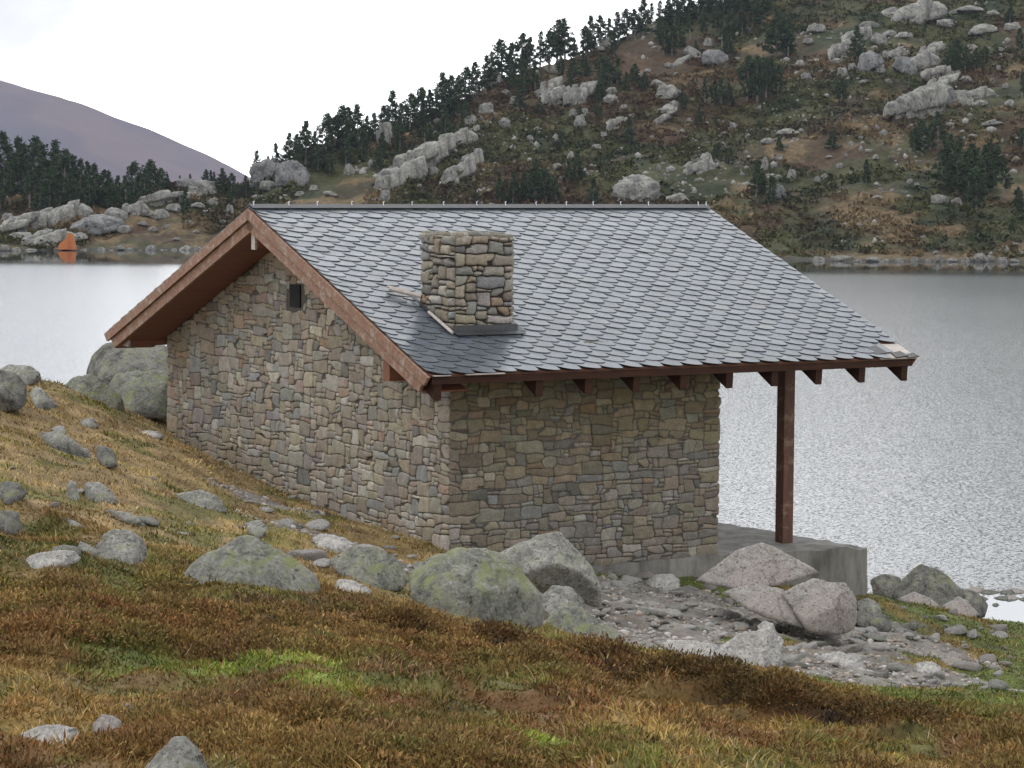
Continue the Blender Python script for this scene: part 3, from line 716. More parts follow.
def slates(side, rnd):
    e = SL/32.5; w_ = .298; V = []; Fs = []; Cc = []
    row = 0; s = -.02
    while s < SL-.05:
        off = (row % 2)*w_/2; x = X0 - w_ + off
        while x < X1+.02:
            xa, xb = max(x, X0-.01), min(x+w_, X1+.012)
            if xb-xa > .05:
                miss = side == 0 and ((row <= 2 and x > X1-.62+.05*row) )
                if not miss:
                    sl = s + rnd.uniform(-.008, .008); ln = min(e*2.3, SL+.03-sl); ts_ = rnd.uniform(-.014, .014)
                    wd = xb-xa; cx = (xa+xb)/2; full = wd > w_*.8
                    g_ = .0015; K = 9
                    out = []
                    for k in range(K):
                        t = -1+2*k/(K-1)
                        arc = .125*((1-t)/2)**2.5 + .022*max(0, (t-.5)/.5)**2.2
                        out.append((cx+t*(wd/2-g_), sl+arc))
                    out += [(cx+wd/2-g_, sl+ln), (cx-wd/2+g_, sl+ln)]
                    h0 = .022+rnd.uniform(-.001, .003); h1 = .002; skew = rnd.uniform(-.003, .003)
                    if side == 0 and rnd.random() < .012: ts_ += rnd.choice([-.05, .05])
                    n = len(V); K2 = len(out)
                    th = .008
                    for layer in (0, 1):
                        for q, ss in out:
                            f = (ss-sl)/ln; h = h0*(1-f)+h1*f - (th if layer else 0) + skew*(q-cx)/(wd/2)
                            V.append(slope_pt(side, q, ss + ts_*(q-cx)/(wd/2)*(1-f), h))
                    top = tuple(range(n, n+K2)); bot = tuple(range(n+2*K2-1, n+K2-1, -1))
                    sd = [(n+K2+k, n+K2+(k+1) % K2, n+(k+1) % K2, n+k) for k in range(K2)]
                    ff = [top, bot]+sd
                    if side == 1: ff = [q[::-1] for q in ff]
                    Fs += ff
                    b = rnd.uniform(.86, 1.14); c = np.array([.098, .113, .132])*b*np.array([1, 1, rnd.uniform(.95, 1.05)])
                    if rnd.random() < .012: c = c*np.array([1.3, 1.2, 1.05])
                    cc = np.tile(c, (2*K2, 1)); cc[K2:] *= .12
                    Cc.append(cc)
            x += w_
        row += 1; s += e
    return V, Fs, np.concatenate(Cc)
for side in (0, 1):
    V, Fs, Cc = slates(side, rnd)
    mesh('slates', V, Fs, M_slate, parent=roof, colors=Cc)
# ridge cap
v = MB()
for side in (0, 1):
    a = [slope_pt(side, X0-.01, SL-.11, .032), slope_pt(side, X0-.01, SL+.012, .032), slope_pt(side, X0-.01, SL+.012, .046), slope_pt(side, X0-.01, SL-.11, .040)]
    v.prism(a, (X1-X0+.02, 0, 0))
cap = v.build('ridge_cap', M_lead, roof)
for k in range(16):
    X = X0+.03 + k*(X1-X0-.06)/15 + (rnd.uniform(-.05, .05) if 0 < k < 15 else 0)
    if k == 14: X = X1-.17
    v = MB(); yc = HW/2; z = ZR+.055; r = .0055
    v.tube((X, yc-.055, z-.03), (X+.01, yc-.02, z+.02), r, 6); v.tube((X+.01, yc-.02, z+.02), (X+.045, yc+.01, z+.026), r, 6); v.tube((X+.045, yc+.01, z+.026), (X+.05, yc+.05, z-.02), r, 6)
    v.build('clip', M_metal, cap)
# bargeboards at the left gable: two stepped boards per rake
for side in (0, 1):
    for (sa, sb, h0, h1, xa, xb, mt_) in [(-.02, SL, -.15, -.016, X0-.035, X0+.0, M_wood), (.12, SL, -.30, -.15, X0+.001, X0+.045, M_wood)]:
        v = MB()
        yz = [slope_pt(side, xa, sa, h1), slope_pt(side, xa, sb, h1), slope_pt(side, xa, sb, h0), slope_pt(side, xa, sa+.06, h0)]
        v.prism(yz, (xb-xa, 0, 0)); v.build('bargeboard', mt_, hut, bevel=.004)
    # far verge
    v = MB(); yz = [slope_pt(side, X1-.035, -.0, -.016), slope_pt(side, X1-.035, SL, -.016), slope_pt(side, X1-.035, SL, -.13), slope_pt(side, X1-.035, .05, -.13)]
    v.prism(yz, (.035, 0, 0)); v.build('bargeboard', M_woodU, hut)
    # fascia
    v = MB(); yz = [slope_pt(side, X0+.05, .02, -.044), slope_pt(side, X0+.05, .045, -.044), slope_pt(side, X0+.05, .02, -.115), slope_pt(side, X0+.05, -.010, -.115)]
    v.prism(yz, (X1-X0-.10, 0, 0)); v.build('fascia', M_eave, hut)
# boxed soffit under the gable overhang
for side in (0, 1):
    v = MB(); yz = [slope_pt(side, X0+.046, .15, -.275), slope_pt(side, X0+.046, SL-.03, -.275), slope_pt(side, X0+.046, SL-.03, -.295), slope_pt(side, X0+.046, .15, -.295)]
    v.prism(yz, (-X0-.07, 0, 0)); v.build('soffit', M_woodU, hut)
# rafters
rx = [X1-.15-.70*k for k in range(11)]
for side in (0, 1):
    for X in rx:
        if X < .2 and X > -.1: continue
        v = MB()
        a = [slope_pt(side, X-.045, .05, -.046), slope_pt(side, X-.045, SL-.02, -.046), slope_pt(side, X-.045, SL-.02, -.20)]
        e1 = slope_pt(side, X-.045, .42, -.24); e0 = slope_pt(side, X-.045, .05, -.046); e2 = (e0[0], e0[1]+.02, e0[2]-(.28 if side == 0 else .2))
        v.prism(a+[slope_pt(side, X-.045, .85, -.20), e2], (.10, 0, 0)); v.build('rafter', M_eave, hut)
# purlins: ridge, wall plates, and the porch beam
def beam(Y, z1, hh, bw, xa, xb, mat=M_woodU, name='purlin'):
    v = MB(); v.box((xa, Y-bw/2, z1-hh), (xb, Y+bw/2, z1)); return v.build(name, mat, hut, bevel=.006)
beam(HW/2, ZR-.26, .26, .16, X0+.08, X1-.06)
beam(HW+.22, 2.37, .26, .18, X0+.13, LW)
beam(.55, roofz(.55)-.24, .40, .16, X0+.10, .0)
beam(.80, roofz(.8)-.22, .24, .20, LW-.1, X1-.10)
beam(HW-.80, roofz(.8)-.22, .24, .20, LW-.1, X1-.10)
v = MB(); v.box((X0+.045, HW/2-.055, ZR-.55), (X0+.075, HW/2+.055, ZR-.27)); v.build('ridge_tongue', M_gwood, hut, bevel=.003)
v = MB(); v.box((X0+.09, HW+.11, 2.10), (X0+.128, HW+.33, 2.40)); v.build('purlin_cap', M_gwood, hut, bevel=.003)
# round pole end below the eave at the far end
v = MB(); a = slope_pt(0, X1-.50, .10, -.10); v.tube((a[0], a[1], a[2]), (a[0], a[1]+.5, a[2]+.5*MS), .065, 12); v.build('pole_end', M_gwood, hut)
# missing slates at the far eave corner: bare plank and slipped pieces
v = MB()
pl = [slope_pt(0, X1-.60, .0, -.012), slope_pt(0, X1+.0, .0, -.012), slope_pt(0, X1+.0, .42, -.012), slope_pt(0, X1-.60, .42, -.012)]
nrm = np.array(slope_pt(0, 0, 0, 1))-np.array(slope_pt(0, 0, 0, 0)); v.prism(pl, nrm*.015); v.build('plank', M_gwood, roof)
v = MB()
for (xa, xb, s0, s1, h) in [(X1-.62, X1-.40, .10, .36, .010), (X1-.36, X1-.14, -.01, .16, .012), (X1-.17, X1+.03, -.03, .10, .010)]:
    p = [slope_pt(0, xa, s0, h), slope_pt(0, xb, s0+.03, h+.004), slope_pt(0, xb-.03, s1, h+.006), slope_pt(0, xa+.02, s1-.03, h)]
    v.prism(p, nrm*.009)
v.build('slipped_slate', M_slate, roof)
# pale strips on the near eave edge
v = MB(); v.box((X0+.05, -OY-.03, ZE-.012), (X0+.27, -OY+.03, ZE-.002)); v.box((X0+.48, -OY-.035, ZE-.010), (X0+1.0, -OY+.02, ZE+.002)); v.build('eave_strip', M_gwood, roof)
# posts
for Y in (.80, HW-.80):
    v = MB(); v.box((5.55, Y-.085, ZG-.04), (5.725, Y+.085, roofz(.8)-.46)); v.build('post', M_post, hut, bevel=.012)
# chimney
ch = empty('chimney'); ch.parent = hut
cx0, cx1, cy0, cy1, ct = .285, 1.095, .375, 1.185, 3.86
bpy.data.objects.remove(ch)
chz = roofz(cy0)-.1
SZC = [((2, 1), 5), ((2, 2), 9), ((3, 2), 9), ((3, 3), 5), ((4, 2), 5), ((4, 3), 4), ((2, 3), 3), ((1, 1), 2), ((5, 3), 1)]
parts = []
for (org, sd, nd, W) in [((cx0, cy0, 0), (1, 0, 0), (0, -1, 0), cx1-cx0), ((cx0, cy1, 0), (0, -1, 0), (-1, 0, 0), cy1-cy0), ((cx1, cy0, 0), (0, 1, 0), (1, 0, 0), cy1-cy0), ((cx1, cy1, 0), (-1, 0, 0), (0, 1, 0), cx1-cx0)]:
    V, Fs, Cc = masonry(W, chz, ct, ux=.072, uy=.052, rnd=rnd, sizes=SZC, seed=30+len(parts), depth=.045, gap=.012)
    V = np.array(V); P = np.array(org)[None] + V[:, :1]*np.array(sd)[None] + V[:, 2:3]*np.array(nd)[None] + V[:, 1:2]*np.array([0, 0, 1])[None]
    parts.append((P, Fs, Cc))
AV = []; AF = []; AC = []; n = 0
for P, Fs, Cc in parts:
    AV.append(P); AF += [tuple(n+k for k in f) for f in Fs]; AC.append(np.array(Cc)*1.05); n += len(P)
for a, b in [((cx0+.005, cy0+.005, chz), (cx1-.005, cy0+.17, ct-.03)), ((cx0+.005, cy1-.17, chz), (cx1-.005, cy1-.005, ct-.03)), ((cx0+.006, cy0+.165, chz), (cx0+.17, cy1-.165, ct-.032)), ((cx1-.17, cy0+.165, chz), (cx1-.006, cy1-.165, ct-.032))]:
    cv, cf = boxcore(a, b); AV.append(np.array(cv)); AC.append(np.tile((.05, .047, .042), (8, 1))); AF += [tuple(n+k for k in f) for f in cf]; n += 8
# rough capstones around the rim
for k in range(22):
    t = k/22*4; sd = int(t); f = t-sd+rnd.uniform(-.04, .04); f = min(max(f, .08), .95)
    X, Y = [(cx0+f*(cx1-cx0), cy0+.05), (cx1-.05, cy0+f*(cy1-cy0)), (cx1-f*(cx1-cx0), cy1-.05), (cx0+.05, cy1-f*(cy1-cy0))][sd]
    a, b, c_ = rnd.uniform(.06, .13), rnd.uniform(.06, .10), rnd.uniform(.02, .055)
    th = np.linspace(0, 2*np.pi, 9)[:-1]; col = np.array(rnd.choice([STONES[0], STONES[3], STONES[4], STONES[5]])[0])*rnd.uniform(.7, 1.1)
    vv = []
    for (rr, zz) in [(1, -.03), (1, c_*.5), (.8, c_), ]:
        for q in th: vv.append((X+a*rr*math.cos(q)*(1+.15*math.sin(3*q+k)), Y+b*rr*math.sin(q), ct+zz))
    ff = [(n+m*8+q, n+m*8+(q+1) % 8, n+(m+1)*8+(q+1) % 8, n+(m+1)*8+q) for m in range(2) for q in range(8)] + [tuple(n+16+q for q in range(8))]
    AV.append(np.array(vv)); AF += ff; AC.append(np.tile(col, (24, 1))); n += 24
ch = mesh('chimney', np.concatenate(AV), AF, M_stone, parent=hut, colors=np.concatenate(AC))
# lead apron, side flashings and the loose battens beside the chimney
v = MB()
def sY(Y): return (Y+OY)/math.cos(math.atan(MS))
for (xa, xb, ya, yb, h) in [(cx0-.06, cx1+.10, cy0-.16, cy0-.055, .040), (cx0-.11, cx0-.055, cy0-.10, cy1+.1, .042), (cx1+.055, cx1+.12, cy0-.10, cy1+.1, .042)]:
    p = [slope_pt(0, xa, sY(ya), h), slope_pt(0, xb, sY(ya), h), slope_pt(0, xb, sY(yb), h), slope_pt(0, xa, sY(yb), h)]
    v.prism(p, nrm*.006)
v.box((cx0-.05, cy0-.058, roofz(cy0)-.02), (cx1+.05, cy0-.05, roofz(cy0)+.09))
v.build('flashing', M_lead, ch)
v = MB()
p0 = slope_pt(0, cx0-.13, sY(cy0-.14), .07); p1 = slope_pt(0, cx0-.14, sY(cy0+.42), .075); v.tube(p0, p1, .020, 6)
p0 = slope_pt(0, cx0-.32, sY(cy1+.28), .07); p1 = slope_pt(0, cx0-.04, sY(cy1-.02), .10); v.tube(p0, p1, .030, 6)
p0 = slope_pt(0, cx0-.30, sY(cy1+.36), .06); p1 = slope_pt(0, cx0-.10, sY(cy1+.14), .09); v.tube(p0, p1, .018, 6)
v.build('batten', M_gwood, ch)

# ------------------------------------------------------------------ rocks
_ico = {}
def ico(sub):
    if sub not in _ico:
        bm = bmesh.new(); bmesh.ops.create_icosphere(bm, subdivisions=sub, radius=1)
        _ico[sub] = (np.array([v.co[:] for v in bm.verts]), np.array([[q.index for q in f.verts] for f in bm.faces])); bm.free()
    return _ico[sub]
def rock_mesh_data(planes, sub=5, p=22, rough=.02, seed=0, center=(0, 0, 0), nsc=2.0):
    """planes: list of (normal, point). returns V,F of the rounded convex body seen from center"""
    D, Fc = ico(sub); c = np.array(center, float)
    acc = np.zeros(len(D))
    for nrm_, pt in planes:
        nrm_ = np.array(nrm_, float); nrm_ /= np.linalg.norm(nrm_); h = max(1e-3, nrm_@(np.array(pt, float)-c))
        acc += np.maximum(D@nrm_, 0)**p/h**p
    r = acc**(-1/p); V = D*r[:, None]
    sz = np.median(r)
    q = V/sz*nsc
    rid = 1-np.abs(fbm(q[:, 0], q[:, 1], q[:, 2], seed=seed+5, octv=3))
    d = rough*sz*(1.2*fbm(q[:, 0]*.7, q[:, 1]*.7, q[:, 2]*.7, seed=seed, octv=3) - 1.0*sstep(rid, .86, 1.0) + .35*fbm(q[:, 0]*4, q[:, 1]*4, q[:, 2]*4, seed=seed+2, octv=3))
    V = V*(1+d/np.maximum(r, 1e-3))[:, None]
    return V + c, Fc
def silhouette_rock(name, pts, t, depth, mat, label, cat='boulder', sub=5, front=(), lean=.35, rough=.045, seed=0, topn=.5, p=46, sink=None, group=None, nsc=2.0, lay=0):
    """a boulder whose outline polygon (clockwise px, seen from the viewpoint) stands at distance t; depth = half depth in m.
    front: extra planes ((nx,ny,nz), px, py, dy) passing through a pixel at t+dy"""
    yb_ = max(y for x, y in pts)
    if seed >= 66 or 25 <= seed <= 36:
        th_ = hit(sum(x for x, y in pts)/len(pts), yb_-1, t0=9)[1]
        if abs(th_-t) < 7 and th_ < 55: t = th_ - {67: 1.6, 66: 1.3, 68: .8, 63: 1, 71: .5, 78: .0, 84: .45, 85: .4, 86: .3, 83: .2, 25: .3, 89: .3}.get(seed, .1)
    P = np.array([at(x, y, t+lay*(yb_-y)) for x, y in pts]); c = P.mean(0); base = P[:, 2].min(); sink = .03+.12*np.ptp(P[:, 2]) if sink is None else sink
    L = P-c
    planes = []
    area = sum(L[i][0]*L[(i+1) % len(L)][2]-L[(i+1) % len(L)][0]*L[i][2] for i in range(len(L)))
    rn = random.Random(seed)
    for i in range(len(L)):
        a, b = L[i], L[(i+1) % len(L)]; e_ = b-a; n_ = np.array([e_[2], 0, -e_[0]])*(1 if area > 0 else -1); n_ /= np.linalg.norm(n_)+1e-9
        m = (a+b)/2
        if n_[2] > .15: n_ = n_ + np.array([0, -topn*rn.uniform(.7, 1.2), 0]); planes.append((n_, m)); planes.append((n_*np.array([1, -1, 1]) , m+np.array([0, depth*.04, 0])))
        elif n_[2] < -.45: planes.append((n_, m - np.array([0, 0, sink if n_[2] < -.85 else sink*.5])))
        else: planes.append((n_ + np.array([0, rn.uniform(-.35, .1), 0]), m)); planes.append((n_+np.array([0, .5, 0]), m+np.array([0, depth*.3, 0])))
    planes.append(((rn.uniform(-.2, .2), -1, lean*.6), (0, -depth, 0))); planes.append(((rn.uniform(-.2, .2), 1, .2), (0, depth, 0)))
    for nn, px, py, dy in front: planes.append((nn, at(px, py, t+dy)-c))
    V, Fc = rock_mesh_data(planes, sub, p, rough, seed, nsc=nsc)
    o = mesh(name, V, Fc, mat, smooth=True, loc=tuple(c)); tag(o, label, cat, group)
    return o
def random_planes(rn, ax, ay, az, n=13):
    pl = [((0, 0, -1), (0, 0, -az*.6))]
    for i in range(n):
        th = rn.uniform(0, 2*math.pi); ph = rn.uniform(-.25, 1.2)
        nn = np.array([math.cos(th)*math.cos(ph), math.sin(th)*math.cos(ph), math.sin(ph)])
        k = rn.uniform(.72, 1.0)
        pl.append((nn/np.array([ax, ay, az]), nn*np.array([ax, ay, az])*k))
    for s in (-1, 1): pl += [((s, 0, .1), (s*ax, 0, 0)), ((0, s, .1), (0, s*ay, 0))]
    pl.append(((.1, -.1, 1), (0, 0, az)))
    return pl

S = silhouette_rock
S('boulder', [(176, 572), (200, 558), (222, 538), (240, 533), (262, 536), (290, 556), (318, 574), (322, 588), (250, 597), (180, 584)], 20.6, .42, M_rockG,
  'broad hump-backed grey boulder with yellow-green lichen alone on the heather slope left of centre', seed=3, front=[((.1, -1, .35), 250, 574, -.34)], lean=.6, topn=.8)
S('boulder', [(408, 574), (432, 553), (455, 546), (492, 548), (520, 566), (541, 594), (541, 620), (520, 634), (470, 632), (420, 600)], 23.6, .5, M_rockG,
  'big rounded boulder covered in lime green lichen in front of the hut corner', seed=8, front=[((.75, -1, .15), 520, 600, -.25), ((-.3, -1, .35), 460, 590, -.45)], topn=.6)
S('boulder', [(500, 553), (540, 534), (560, 532), (572, 544), (592, 568), (601, 590), (601, 611), (570, 600), (530, 585), (505, 570)], 26.6, .42, M_rock,
  'tall peaked pale grey boulder leaning with a shaded overhang beside the green lichen boulder', seed=12, front=[((.25, -1, -.75), 562, 566, -.36), ((-.25, -.75, 1), 535, 548, -.15), ((1, -.5, .5), 590, 575, -.1)], topn=.5, p=60, sink=.0)
S('boulder', [(538, 600), (552, 586), (574, 588), (584, 602), (584, 618), (545, 622)], 25.6, .3, M_rock, 'small rounded grey rock tucked under the peaked boulder', seed=14, topn=.7)
S('boulder', [(545, 622), (560, 607), (575, 606), (600, 620), (626, 640), (560, 645)], 24.8, .35, M_rockG, 'low green-tinged rock sloping down to the right in front of the peaked boulder', seed=15, topn=.7)
S('boulder', [(690, 584), (735, 551), (762, 542), (785, 552), (822, 573), (812, 583), (782, 590), (740, 586), (700, 592)], 30.6, .55, M_rockP,
  'wedge-shaped pink granite boulder with a pointed top resting in front of the porch platform', seed=21, topn=.9, p=40, sink=.0, rough=.022, front=[((0, -1, .35), 752, 575, -.5)])
S('boulder', [(782, 592), (812, 578), (845, 582), (856, 598), (855, 618), (842, 624), (800, 616)], 30.0, .45, M_rockP,
  'blocky reddish granite boulder under the right end of the pointed pink boulder', seed=23, topn=.6, p=30, front=[((.8, -1, .0), 850, 605, -.2), ((-.1, -1, .25), 820, 600, -.4)])
S('boulder', [(728, 590), (755, 583), (780, 588), (802, 600), (802, 616), (760, 606)], 30.1, .35, M_rockP, 'low flat pinkish slab wedged under the pointed pink boulder', seed=24, topn=.6)
S('boulder', [(722, 645), (735, 636), (765, 628), (784, 640), (782, 660), (765, 667), (738, 662)], 26.0, .35, M_rockW, 'flat white granite block lying in the gravel at the edge of the heather', seed=25, topn=1.0, p=34)
S('boulder', [(757, 626), (764, 621), (774, 623), (776, 632), (766, 637)], 26.5, .12, M_rockW, 'small white stone sitting on top of the flat white block', 'stone', seed=26, sub=4, topn=.7, sink=.02)
S('boulder', [(785, 592), (793, 590), (807, 612), (803, 617), (795, 612)], 29.4, .16, M_rockW, 'narrow white shard leaning against the reddish granite boulder', 'stone', seed=27, sub=4)
S('boulder', [(776, 618), (793, 607), (805, 616), (806, 630), (790, 630)], 28.9, .2, M_rockW, 'angular white stone standing below the leaning white shard', 'stone', seed=28, sub=4, p=34)
S('boulder', [(803, 617), (812, 612), (824, 617), (825, 624), (806, 624)], 29.0, .15, plain('tan_stone_mat', (.45, .36, .25), .9), 'small tan stone at the foot of the reddish granite boulder', 'stone', seed=29, sub=4)
S('boulder', [(819, 610), (838, 603), (852, 616), (848, 624), (820, 622)], 29.3, .2, M_rockP, 'small rusty pink stone leaning on the reddish granite boulder', 'stone', seed=30, sub=4)
S('boulder', [(855, 603), (868, 597), (880, 604), (882, 612), (858, 612)], 32.4, .22, M_rock, 'grey stone at the foot of the platform corner', 'stone', seed=31, sub=4)
S('boulder', [(850, 612), (868, 611), (888, 615), (892, 626), (860, 626)], 31.0, .22, M_rockD, 'dark grey slab just right of the reddish granite boulder', 'stone', seed=32, sub=4)
S('boulder', [(818, 655), (836, 652), (862, 657), (866, 666), (826, 668)], 26.8, .3, M_rockW, 'flat pale slab lying right of the white block', 'stone', seed=33, sub=4)
S('boulder', [(915, 663), (932, 661), (942, 667), (940, 672), (916, 668)], 27.6, .2, M_rockW, 'flat white stone near the right end of the gravel', 'stone', seed=34, sub=4)
S('boulder', [(940, 658), (952, 651), (962, 655), (960, 664), (942, 663)], 28.6, .2, M_rockP, 'brownish angular stone on the turf beyond the gravel', 'stone', seed=35, sub=4)
S('boulder', [(646, 582), (656, 575), (672, 574), (680, 580), (678, 586), (650, 587)], 31.4, .25, M_rockW, 'whitish rounded stone by the hut footing', 'stone', seed=36, sub=4)
# shore rocks, right
S('boulder', [(893, 588), (912, 568), (922, 563), (940, 570), (962, 590), (962, 606), (930, 608), (895, 600)], 43.2, .9, M_rockD,
  'dark green-topped shore boulder rising at the water just right of the platform', seed=41, topn=.5, p=28, front=[((.1, -1, .1), 925, 595, -.8)])
S('boulder', [(872, 578), (885, 574), (900, 578), (905, 590), (875, 592)], 43.8, .6, M_rockD, 'low smooth grey rock between the platform and the dark shore boulder', seed=42, topn=.5)
S('boulder', [(943, 605), (958, 597), (968, 601), (978, 612), (950, 614)], 42.0, .5, M_rockP, 'pointed tan rock on the turf in front of the dark shore boulder', 'stone', seed=43, sub=4, p=34)
S('boulder', [(958, 588), (972, 590), (984, 597), (988, 605), (982, 612), (960, 604)], 49.5, .7, M_rockD, 'dark brown waterside rock where the stone causeway begins', seed=44, sub=4)
S('boulder', [(900, 597), (915, 592), (930, 598), (938, 604), (905, 603)], 41.0, .4, M_rockP, 'flat tan rock on the orange turf left of the dark shore boulder', 'stone', seed=45, sub=4)
_cw = [(974, 589, 7), (990, 591, 8), (1004, 591, 7), (1018, 590, 8), (1032, 590, 9), (1046, 589, 8), (1061, 590, 9), (984, 598, 4), (1000, 597, 7), (1013, 597, 6), (1027, 598, 8), (996, 604, 3)]
for k, (x, y, r) in enumerate(_cw):
    S('causeway_rock', [(x-r*1.7, y+3), (x-r*(.9 if k % 2 else .3), y-2.5+k % 3), (x+r*(.4 if k % 2 else 1.1), y-2+k % 2), (x+r*1.6, y+2), (x+r*1.3, y+5), (x-r*1.3, y+5)], 52.5 - .12*(y-590), .45, M_rockD if k % 3 else M_rockP,
      'dark wet rock number %s along the low causeway between pool and lake' % ['one', 'two', 'three', 'four', 'five', 'six', 'seven', 'eight', 'nine', 'ten', 'eleven', 'twelve'][k], 'rock', sub=3, seed=50+k, group='rocks of the low causeway')
# left slope rocks
S('boulder', [(86, 374), (92, 356), (104, 343), (130, 340), (168, 345), (178, 352), (178, 380), (90, 382)], 43.5, 1.0, M_rockD, 'dark craggy boulder behind the hut under the far eave', seed=61, topn=.4, rough=.05, p=26)
S('boulder', [(105, 390), (116, 374), (150, 369), (172, 371), (178, 384), (178, 410), (125, 408)], 41.0, .8, M_rockG, 'broad pale green boulder against the far corner of the hut', seed=62, topn=.7, front=[((.1, -1, -.35), 145, 398, -.75)])
S('boulder', [(58, 392), (72, 378), (90, 374), (106, 384), (122, 398), (120, 415), (70, 410)], 38.0, .8, M_rockG, 'low grassy boulder with a rounded shoulder next to the pale green boulder', seed=63, topn=.9)
S('boulder', [(-8, 380), (0, 369), (16, 372), (26, 384), (25, 400), (5, 404), (-12, 400)], 32.5, .5, M_rockD, 'dark boulder with an undercut base on the slope at the far left', seed=64, front=[((0, -1, -.4), 8, 395, -.45)])
S('boulder', [(-8, 374), (8, 364), (30, 366), (40, 373), (38, 380), (0, 382)], 37.0, .7, M_rock, 'flat grey rock on the crest behind the undercut dark boulder', seed=65)
S('boulder', [(28, 398), (32, 384), (40, 380), (50, 388), (53, 404), (42, 406), (28, 402)], 31.8, .35, M_rock, 'upright whitish grey rock above the long diagonal boulder', seed=66, lay=.03, rough=.06, p=40)
S('boulder', [(33, 412), (42, 407), (60, 414), (74, 424), (86, 438), (90, 448), (80, 459), (60, 450), (44, 436), (32, 424)], 28.5, .35, M_rock, 'long lichen-spotted boulder lying diagonally down the left slope', seed=67, lay=.03, topn=.7, rough=.04, front=[((.5, -1, 0), 76, 442, -.25)])
S('boulder', [(92, 455), (100, 443), (112, 446), (121, 458), (118, 465), (96, 463)], 28.2, .25, M_rockD, 'jagged small rock just below the long diagonal boulder', 'rock', seed=68, lay=.03, sub=4, p=40)
S('boulder', [(83, 496), (86, 482), (100, 482), (112, 492), (116, 498), (104, 501)], 25.5, .2, M_rock, 'cluster-topped pale rock on the straw grass of the left slope', 'rock', seed=69, sub=4, p=40)
S('boulder', [(68, 499), (70, 480), (76, 482), (80, 498)], 25.6, .12, M_rock, 'narrow upright pale stone left of the cluster-topped rock', 'stone', seed=70, sub=4)
S('boulder', [(107, 506), (118, 502), (130, 504), (144, 518), (145, 525), (132, 522)], 24.3, .18, M_rock, 'bent pale rock arching over the straw grass', 'rock', seed=71, lay=.03, sub=4)
S('boulder', [(98, 553), (103, 535), (110, 529), (132, 531), (143, 540), (144, 556), (130, 562)], 22.0, .3, M_rock, 'knobbly pale grey rock with lichen in the green patch at left', seed=72, rough=.08, p=34)
S('boulder', [(62, 508), (72, 508), (80, 518), (88, 536), (80, 536), (68, 520)], 23.4, .15, M_rock, 'slim slanting grey stone above the knobbly pale rock', 'stone', seed=73, lay=.03, sub=4)
S('boulder', [(78, 548), (84, 538), (92, 542), (95, 552), (85, 556)], 22.3, .15, M_rock, 'egg-shaped grey stone touching the knobbly pale rock', 'stone', seed=74, lay=.03, sub=4)
S('boulder', [(10, 566), (35, 554), (60, 550), (76, 551), (80, 556), (50, 562), (20, 567)], 21.2, .28, M_rockW, 'flat bleached slab with a pointed end lying in the heather at left', seed=75, sub=4, topn=.9)
S('boulder', [(-6, 512), (6, 510), (18, 512), (22, 524), (20, 534), (10, 530)], 23.6, .2, M_rockD, 'curved grey rock at the left edge among green heather', 'rock', seed=76, sub=4)
S('boulder', [(-6, 490), (4, 480), (20, 484), (26, 492), (20, 498), (-4, 497)], 25.6, .3, M_rockD, 'dark-faced rock with a pale top at the left edge', 'rock', seed=77, sub=4)
S('boulder', [(178, 493), (200, 490), (218, 497), (226, 508), (205, 508)], 27.0, .4, M_rock, 'sunken pale green rock in the straw grass below the gable', 'rock', seed=78, sub=4, topn=1.0)
S('boulder', [(244, 523), (258, 520), (268, 527), (262, 534), (246, 532)], 28.0, .25, M_rock, 'flat grey stone beside the worn path near the gable', 'stone', seed=79, sub=4)
S('boulder', [(312, 538), (322, 533), (346, 538), (356, 545), (350, 549), (318, 543)], 29.0, .25, M_rockW, 'white flat-topped stone beside the path by the gable', 'stone', seed=80, sub=4)
S('boulder', [(330, 560), (352, 547), (375, 546), (400, 562), (408, 576), (398, 582), (345, 572)], 25.8, .45, M_rockG, 'low domed green rock left of the big lichen boulder', seed=81, topn=.9)
S('boulder', [(333, 586), (338, 579), (352, 580), (370, 588), (374, 596), (350, 594)], 20.9, .16, M_rockW, 'small whitish rock right of the hump-backed boulder', 'rock', seed=82, sub=4)
S('boulder', [(145, 768), (158, 752), (172, 738), (186, 736), (198, 746), (208, 768), (200, 785), (150, 780)], 11.4, .22, M_rock, 'pointed grey rock with yellow lichen cut off at the bottom edge', seed=83, front=[((.1, -1, .3), 180, 760, -.15)])
S('boulder', [(22, 733), (38, 726), (60, 724), (78, 729), (80, 737), (40, 739)], 12.4, .12, M_rockW, 'low white rock in the heather at lower left', 'rock', seed=84, sub=4)
S('boulder', [(94, 722), (102, 714), (112, 715), (122, 722), (120, 727), (98, 727)], 12.7, .08, M_rockP, 'small pinkish stone right of the low white rock', 'stone', seed=85, sub=4)
S('boulder', [(120, 712), (126, 703), (134, 706), (137, 712), (128, 716)], 13.0, .06, M_rock, 'tiny knobbly stone above the small pinkish one', 'stone', seed=86, sub=4)
S('boulder', [(136, 433), (146, 430), (160, 432), (164, 436), (150, 437)], 35.5, .2, M_rockW, 'thin white stone on the grass near the far hut corner', 'stone', seed=87, sub=3)
S('boulder', [(80, 420), (92, 417), (98, 424), (86, 427)], 33.5, .2, M_rock, 'pale stone between the diagonal boulder and the grassy boulder', 'stone', seed=88, sub=3)
S('boulder', [(655, 640), (690, 640), (720, 645), (735, 655), (720, 660), (670, 650)], 26.2, .25, M_rockW, 'long low pale rock with a green end left of the white block', seed=89, sub=4)

